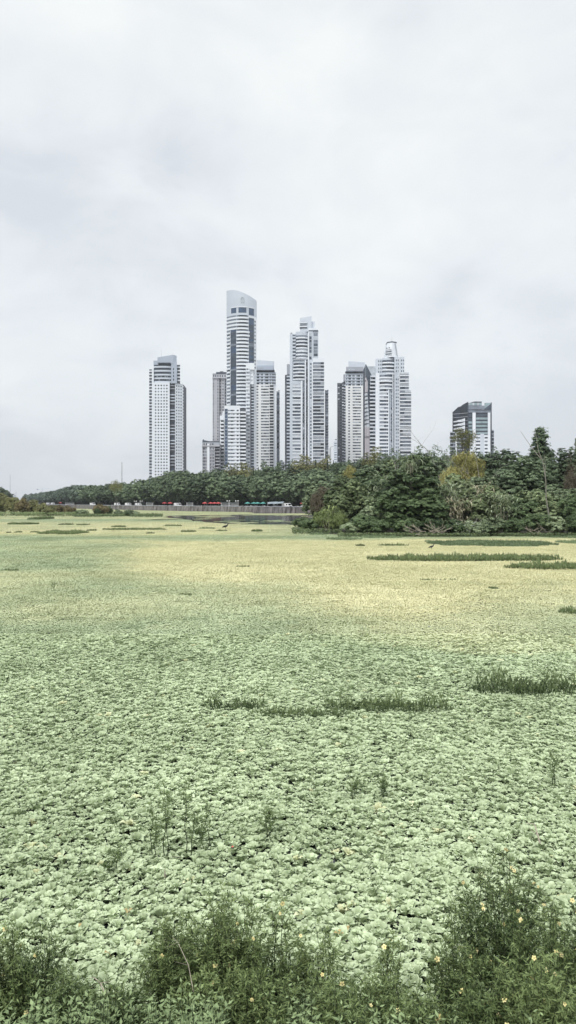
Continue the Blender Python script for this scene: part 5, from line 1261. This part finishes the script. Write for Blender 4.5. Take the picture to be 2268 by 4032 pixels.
kiosk(590, 'small white kiosk under the trees left of the lone parasol', 1.8); kiosk(275, 'white kiosk at the far left of the quay', 3.2, 8)
def van(p, label, off=9):
    x, y = on_prom(p, off); r = empty('white_van', (x, y, 2), -.9, label=label, cat='van')
    m = MB(); prof_ = [(-2.6, .35), (2.5, .35), (2.6, .9), (2.2, 1.15), (1.55, 1.95), (1.2, 2.15), (-2.55, 2.15), (-2.65, 1.0)]
    vs = [(a, -.95, z) for a, z in prof_]+[(a, .95, z) for a, z in prof_]; k = 8
    m.poly(vs, [tuple(range(k)), tuple(range(2*k-1, k-1, -1))]+[(i+1 if i < k-1 else 0, i, k+i, k+(i+1) % k) for i in range(k)], 'white_paint'); m.build('body', r)
    m = MB(); m.poly([(2.23, -.8, 1.2), (2.23, .8, 1.2), (1.62, .78, 1.93), (1.62, -.78, 1.93)], [(0, 1, 2, 3)], 'glass_dark'); m.build('windscreen', r)
    for s_ in (-1, 1):
        m = MB(); m.box(.5, 1.5, s_*.97-.01, s_*.97+.01, 1.25, 1.85, 'glass_dark'); m.build('window', r)
        for a in (-1.7, 1.6):
            m = MB(); m.tube([(a, s_*.8, .36), (a, s_*1.0, .36)], [.36, .36], 'dark_facade', 12); m.build('wheel', r)
for p, lb in ((545, 'white van parked under the avenue trees, nearest the lone parasol'), (365, 'white van parked under the trees above the round brown topped bush'), (505, 'white van second from the lone parasol'), (462, 'white van parked just left of the lattice mast column'), (190, 'white van at the far left end of the quay'), (208, 'white van second at the far left end of the quay'), (700, 'white van between the lone parasol and small kiosk'), (1130, 'pale van half hidden behind the quay right of the awnings')): van(p, lb)
def globe_lamp(p, label, off=3):
    x, y = on_prom(p, off); r = empty('globe_lamp', (x, y, 2), .3, label=label, cat='street lamp')
    m = MB(); m.tube([(0, 0, 0), (0, 0, 3.0)], [.08, .05], 'metal_grey', 6); m.tube([(-.55, 0, 3.0), (.55, 0, 3.0)], [.03, .03], 'metal_grey', 5); m.build('pole', r)
    for s_ in (-.55, .55):
        m = MB(); m.lathe([(0, 2.85)]+[(.3*math.sin(a), 3.15-.3*math.cos(a)) for a in (.5, 1, 1.57, 2.1, 2.6)]+[(0, 3.46)], 'white_paint', s_, 0, 10); m.build('globe', r)
for p, lb in ((899, 'twin globe lamp between the two kiosks'), (933, 'twin globe lamp right of the second kiosk'), (556, 'twin globe lamp above the left part of the quay'), (533, 'twin globe lamp leftmost on the quay')): globe_lamp(p, lb)
# birds on the carpet
def bird(p, row, label, s=1.0, flip=1, cat='bird'):
    Y = gY(row); r = empty('waterbird', (at_px(p, Y), Y, 0.03), 0 if flip > 0 else math.pi, label=label, cat=cat); r.scale = (s, s, s)
    me = bpy.data.meshes.new('body'); 
    vv = [(-.30, 0, .16), (-.15, 0, .22), (0, 0, .25), (.12, 0, .30), (.20, 0, .42), (.24, 0, .50), (.30, 0, .51)]
    m = MB(); m.tube(vv, [.015, .07, .105, .075, .035, .04, .018], 'bird_black', 8); m.build('body', r)
    m = MB(); m.tube([(.30, 0, .51), (.38, 0, .495)], [.012, .003], 'twig_dry', 5); m.build('beak', r)
    for sy in (-.04, .04):
        m = MB(); m.tube([(0, sy, .2), (.02, sy, .1), (0, sy, 0)], [.014, .01, .01], 'bark', 4); m.build('leg', r)
        m = MB(); m.tube([(.10, sy*2.1, .29), (-.08, sy*2.4, .26), (-.32, sy*1.2, .17)], [.02, .05, .006], 'bird_black', 6); m.build('wing', r)
bird(888, 2084, 'black waterbird standing on the lettuce just below the open water', 1.9); bird(760, 2056, 'black waterbird at the lower edge of the open water', 1.7, -1); bird(1699, 2164, 'black waterbird crouching in the yellow lettuce before the island', 1.0)

# ================================================================ FOREGROUND
def flower_meshes():
    m = MB(); k = 5
    for i in range(k):
        a = 2*math.pi*i/k; d = Vector((math.cos(a), math.sin(a), 0)); s_ = Vector((-math.sin(a), math.cos(a), 0))
        m.poly([(0, 0, 0), tuple(d*.012+s_*.008+Vector((0, 0, .003))), tuple(d*.020+s_*.004+Vector((0, 0, .002))), tuple(d*.020-s_*.004+Vector((0, 0, .002))), tuple(d*.012-s_*.008+Vector((0, 0, .003)))], [(0, 1, 2, 3, 4)], 'petal')
    c = MB(); c.lathe([(.0045, .001), (.004, .005), (0, .006)], 'dead_leaf', k=6)
    return m.mesh('petals'), c.mesh('flower_centre')
FL, FCn = flower_meshes()
def primrose(p, hw, top, Y, label, seed, nst=20, ntw=13, nlf=18, nfl=10, leaf=.0225, z0=None, name='flowering_shrub', mat='primrose', cat='shrub', low=.12, bush=.5, twig=.22, group=None, asp=.24, sr=1.0):
    r = np.random.default_rng(seed); x0 = at_px(p, Y); zg = max(bank_z(x0, Y), -.03) if z0 is None else z0
    h = H-(top-HY)/F*Y-zg; rad = hw/F*Y
    root = empty(name, (x0, Y, zg), label=label, cat=cat, group=group); st = MB(); tw = MB(); LP = []; LD = []; tips = []; n0 = nlf
    for i in range(nst):
        a = r.uniform(0, 6.28); q = math.sqrt(r.random()); hh = h*(1-.35*q**2)*r.uniform(.62, 1.02) if i else h
        b0 = np.array([math.cos(a), math.sin(a), 0])*rad*q*.45; b1 = np.array([math.cos(a), math.sin(a), 0])*rad*q*(.95 if i else .1)
        ts = np.linspace(0, 1, 6); w_ = r.normal(size=(6, 3))*.018*np.array([1, 1, 0]); w_[0] = 0
        C_ = b0+(b1-b0)*(ts[:, None]**1.4)+np.array([0, 0, hh])*ts[:, None]+w_
        st.tube(C_, [a_*sr for a_ in (.0065, .0055, .0045, .0035, .0025, .0012)], 'stem_green', 4)
        tips.append(C_[-1])
        for j in range(ntw):
            t = low+(1-low)*(j+r.random())/ntw; k = min(int(t*5), 4); f = t*5-k; o = C_[k]*(1-f)+C_[k+1]*f
            az = a+r.normal()*1.5 if r.random() < bush else r.uniform(0, 6.28); ln = twig*(1.15-t*.75)*r.uniform(.5, 1.2); el = R(r.uniform(20, 60))
            d = np.array([math.cos(az)*math.cos(el), math.sin(az)*math.cos(el), math.sin(el)]); e1 = o+d*ln*.5; e2 = e1+(d+np.array([0, 0, .25]))*ln*.5
            if j % 2 == 0: tw.tube([o, e1, e2], [.0022, .0016, .0008], 'stem_green', 3)
            if r.random() < .25: tips.append(e2)
            nlf = max(5, int(n0*(1.45-.8*t))); u = r.random(nlf); Pp = np.where(u[:, None] < .5, o+(e1-o)*u[:, None]*2, e1+(e2-e1)*(u[:, None]-.5)*2)
            D = unit(d*.6+r.normal(size=(nlf, 3))*.75+np.array([0, 0, -.1])); LP.append(Pp); LD.append(D)
    LP = np.concatenate(LP); LD = np.concatenate(LD); n = len(LP); s_ = leaf*r.uniform(.55, 1.25, n)
    Pc = LP+LD*s_[:, None]; Nn = unit(r.normal(size=(n, 3))*.8+np.array([0, -.15, .9]))
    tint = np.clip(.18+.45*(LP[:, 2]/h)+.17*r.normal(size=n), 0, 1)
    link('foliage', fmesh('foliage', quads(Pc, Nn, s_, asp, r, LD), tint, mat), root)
    so_ = st.build('stems', root); tw.build('twigs', so_)
    tips = np.array(tips); 
    for k in range(nfl):
        q = tips[r.integers(len(tips))]+r.normal(size=3)*.02; s_ = r.uniform(.75, 1.2)
        f = link('flower', FL, root, tuple(q)); f.rotation_euler = (R(62)+r.normal()*.4, r.normal()*.4, r.normal()*.5); f.scale = (s_, s_, s_)
        link('flower_centre', FCn, f)
    return root
S = [  # column, half width, top row, distance, label, stems, twigs, leaves, flowers
 (2000, 250, 3335, 6.7, 'largest airy green shrub dotted with yellow flowers, bottom right', 34, 15, 20, 30),
 (1800, 140, 3560, 6.2, 'shrub with pale yellow flowers at the left flank of the largest one', 24, 13, 20, 14),
 (2170, 170, 3530, 6.1, 'yellow flowered shrub in front of the largest one, toward the right edge', 28, 13, 20, 18),
 (2290, 110, 3470, 6.4, 'yellow flowered shrub cut by the right edge of the photo', 20, 13, 18, 7),
 (1900, 170, 3790, 5.4, 'low dense shrub under the largest one at the bottom', 30, 12, 20, 12),
 (2130, 190, 3760, 5.3, 'bright low shrub with big yellow flowers near the bottom right corner', 34, 12, 20, 18),
 (1670, 120, 3900, 5.5, 'low flowered shrub at the bottom, left of the bottom right thicket', 22, 11, 18, 10),
 (1545, 75, 3670, 6.5, 'thin open shrub with bare dark stems, alone between the two thickets', 7, 11, 16, 4),
 (905, 160, 3470, 6.4, 'tall dark shrub with yellow flowers, bottom centre left', 44, 15, 21, 16),
 (690, 140, 3610, 6.4, 'dense dark round shrub left of the tall dark one', 46, 14, 21, 5),
 (1115, 105, 3560, 6.5, 'upright open shrub with visible stems right of the tall dark one', 13, 14, 18, 6),
 (1250, 110, 3640, 6.4, 'light loose shrub at the right end of the centre thicket', 16, 12, 16, 7),
 (1020, 190, 3830, 5.9, 'low dark undergrowth shrub below the centre thicket', 34, 11, 20, 8),
 (1330, 170, 3860, 5.6, 'low brownish green shrub with a few flowers at bottom centre right', 30, 11, 18, 9),
 (800, 140, 3840, 6.0, 'low dark shrub at the foot of the dense round one', 28, 11, 20, 4),
 (45, 100, 3590, 6.5, 'airy flowering shrub at the left edge', 13, 14, 16, 8),
 (165, 110, 3640, 6.4, 'airy twiggy shrub just right of the left edge one', 13, 13, 15, 4),
 (430, 170, 3880, 5.9, 'low dark weeds in the gap between the left edge shrubs and the dense round shrub', 26, 11, 18, 0),
 (1480, 160, 3870, 5.9, 'low dark weeds in the gap left of the bottom right thicket', 26, 11, 18, 3),
 (240, 150, 3830, 6.0, 'low dark weeds right of the left edge shrubs', 24, 11, 18, 1),
 (60, 130, 3790, 6.3, 'dark low shrub at the foot of the left edge shrubs', 26, 11, 18, 3),
]
for i, (p, hw, top, Y, lb, a, c, d, f) in enumerate(S):
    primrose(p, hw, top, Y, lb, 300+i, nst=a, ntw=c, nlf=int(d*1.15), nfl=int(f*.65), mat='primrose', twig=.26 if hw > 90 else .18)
primrose(2420, 160, 3560, 6.0, 'yellow flowered shrub beyond the right edge', 340, nst=26, nfl=6, group='shrubs past the photo edges')
primrose(-110, 150, 3620, 6.2, 'flowering shrub beyond the left edge', 341, nst=20, nfl=4, group='shrubs past the photo edges')
for i, (p, lb) in enumerate(((-330, 'l'), (-560, 'l'), (2680, 'r'), (2930, 'r'), (3200, 'r'))):
    primrose(p, 170, 3640, 6.1, 'flowering shrub well beyond the photo edges', 350+i, nst=24, nlf=18, nfl=6, group='shrubs past the photo edges')
# slender seedlings standing up out of the carpet
for i, (p, rb_, rt, lb) in enumerate(((592, 3385, 3160, 'leftmost of the four thin upright seedlings in the lettuce'), (655, 3378, 3085, 'second from left of the four thin upright seedlings'), (733, 3380, 3070, 'tallest seedling, third from left of the four'), (812, 3350, 3175, 'rightmost of the four thin upright seedlings'),
                                      (1512, 3150, 3070, 'faint small seedling in the lettuce right of centre'), (2172, 3100, 2965, 'dark seedling in the lettuce near the right edge'), (1050, 3310, 3185, 'faint seedling right of the group of four'), (455, 3440, 3350, 'small seedling below left of the group of four'), (1395, 3150, 3075, 'faint seedling left of the small one right of centre'),
                                      (205, 2330, 2290, 'tiny upright sprig in the left mid field'))):
    Y = gY(rb_); primrose(p, 42 if i < 4 else 32, rt, Y, lb, 400+i, nst=2 if i < 4 else 2, ntw=18, nlf=15, nfl=0, leaf=.018, z0=0, name='seedling', cat='seedling', low=.42, bush=0, twig=.23, sr=1.25, asp=.34, mat='seedling_leaf')
# low leafy cover on the bank (uncountable)
r = np.random.default_rng(77); n = 6200; 
xs_ = r.uniform(-6.5, 6.5, n); ys_ = r.uniform(4.1, 6.25, n); ps_ = xs_/ys_*F+CX; LP = []; LN = []; LD = []; LT = []; cvst = MB()
for x, y, p in zip(xs_, ys_, ps_):
    if y > 6.0 and 300 < p < 560: continue
    if noise.noise(Vector((x*2.2, y*2.2, 4))) < -.12 or (p > 800 and r.random() < .45): continue
    zg = max(bank_z(x, y), 0); h = r.uniform(.2, .52); lean = r.normal(size=2)*.08; k = 15; t = np.linspace(.3, 1, k)
    Cc = np.stack([x+lean[0]*t, y+lean[1]*t, zg+h*t], 1); az = np.arange(k)*1.57+r.random()*6; el = r.uniform(.1, .7, k)
    D = np.stack([np.cos(az)*np.cos(el), np.sin(az)*np.cos(el), np.sin(el)], 1); L_ = .030*r.uniform(.7, 1.3, k)
    LP.append(Cc+D*L_[:, None]); LD.append(D); LN.append(unit(np.stack([-np.cos(az)*np.sin(el), -np.sin(az)*np.sin(el), np.cos(el)], 1)+r.normal(size=(k, 3))*.25)); LT.append(np.clip(.25+.5*t+.15*r.normal(size=k), 0, 1))
    cvst.tube([(x, y, zg-.02), tuple(Cc[-1])], [.004, .002], 'stem_green', 3)
LP, LN, LD, LT = map(np.concatenate, (LP, LN, LD, LT))
me = fmesh('ground_cover', quads(LP, LN, 0.024*r.uniform(.6, 1.4, len(LP)), .40, r, LD), LT, 'cover_leaf')
gc = link('ground_cover', me, kind='stuff', label='low leafy green cover with dark gaps on the near bank', cat='ground cover')
cvst.build('stems', gc)
# dry arched branches and reed bits
def dry(name, pts, rad, label, cat='branch', mat='twig_dry', side=()):
    o0 = Vector(pts[0]); root = empty(name, o0, label=label, cat=cat); P_ = [Vector(p)-o0 for p in pts]; m = MB()
    m.tube(P_, [rad*(1-.75*i/(len(P_)-1)) for i in range(len(P_))], mat, 5); m.build('stem', root); m = MB()
    for j, v in side: m.tube([P_[j], P_[j]+Vector(v)*.5, P_[j]+Vector(v)], [rad*.45, rad*.3, rad*.12], mat, 4)
    if side: m.build('side_twigs', root)
def P3(p, row, Y): return px(p, row, Y)
dry('dry_branch', [P3(762, 3905, 5.95), P3(742, 3800, 6.1), P3(700, 3710, 6.3), P3(640, 3650, 6.7), P3(575, 3598, 7.2)], .0034, 'pale dry branch arching over the dense round shrub', side=((2, (-.12, .05, -.08)), (3, (-.1, 0, -.1)), (1, (-.12, 0, .03))))
dry('dry_branch', [P3(415, 3915, 6.0), P3(395, 3870, 6.05), P3(372, 3850, 6.1), P3(350, 3852, 6.2)], .007, 'short pale dry twig lying on the low leafy cover', side=((1, (.1, 0, .01)),))
dry('broken_reed', [P3(2130, 3335, 9.55), P3(2118, 3290, 9.6), P3(2105, 3245, 9.7), P3(2070, 3240, 9.8)], .014, 'broken pale reed stem bent over in the lettuce near the right edge', 'reed', side=((1, (-.12, 0, .1)),))
dry('reed_stub', [P3(648, 3470, 8.8), P3(649, 3440, 8.8), P3(650, 3418, 8.8)], .014, 'short pale upright reed stub above the arched dry branch', 'reed', side=((1, (.03, 0, -.02)),))
dry('fallen_reed', [P3(640, 3370, 9.4), P3(700, 3376, 9.3), P3(745, 3368, 9.4)], .010, 'dark fallen reed lying at the feet of the four seedlings', 'reed', 'bark', side=((1, (.1, 0, .02)),))
for p, row, lb, sd in ((505, 3617, 'reddish brown withered leaf patch left of the dry arched branch', 1), (1335, 3705, 'orange brown dead leaves right of the centre thicket', 2), (1370, 3690, 'yellow dead leaf next to the orange brown ones', 3), (310, 3680, 'peach coloured upright dead leaf in the left lettuce', 4), (430, 3780, 'yellowing leaf in the lettuce above the low cover', 5)):
    Y = gY(row); rr = random.Random(sd); root = empty('dead_leaf', (at_px(p, Y), Y, .07), rr.random()*6, label=lb, cat='dead leaf'); m = MB()
    for k in range(3 if sd < 3 else 1):
        a = k*1.9; c, s_ = math.cos(a), math.sin(a); ll = .055
        m.poly([(0, 0, 0), (c*ll*.6-s_*.02, s_*ll*.6+c*.02, .025), (c*ll, s_*ll, .02), (c*ll*.6+s_*.02, s_*ll*.6-c*.02, .03), (c*ll*.5, s_*ll*.5, .015)], [(0, 1, 4), (1, 2, 4), (2, 3, 4), (3, 0, 4)], 'dead_leaf')
    m.build('blade', root)
    m = MB(); m.tube([(0, 0, 0), (-.02, 0, -.05)], [.003, .002], 'dead_leaf', 4); m.build('stalk', root)
Y = gY(3358); root = empty('litter_scrap', (at_px(916, Y), Y, .07), .4, label='tiny red scrap of litter on the lettuce right of the seedlings', cat='litter')
m = MB(); m.poly([(-.03, 0, 0), (0, -.02, .02), (.035, 0, .01), (.01, .02, .035), (-.02, .015, .03)], [(0, 1, 2, 3, 4)], 'red_paper'); m.build('wrapper', root)
m = MB(); m.poly([(-.03, 0, .002), (-.045, -.012, .012), (-.05, .004, .004)], [(0, 1, 2)], 'white_paint'); m.build('torn_edge', root); root.scale = (.5, .5, .5)

# ================================================================ HAZE
b = MB(); b.box(-4600, 4600, -150, 4600, -2.6, 260, 'white_paint'); hz = b.build('haze', kind='stuff', label='thin pale haze over the marsh and the towers', cat='haze')
m = bpy.data.materials.new('haze'); m.use_nodes = True; t = m.node_tree; t.nodes.remove(t.nodes['Principled BSDF'])
v = t.nodes.new('ShaderNodeVolumePrincipled'); v.inputs['Color'].default_value = (0.90, 0.94, 1.0, 1); v.inputs['Density'].default_value = 0.0001; v.inputs['Anisotropy'].default_value = 0.2
t.links.new(v.outputs[0], t.nodes['Material Output'].inputs['Volume']); hz.data.materials.clear(); hz.data.materials.append(m)
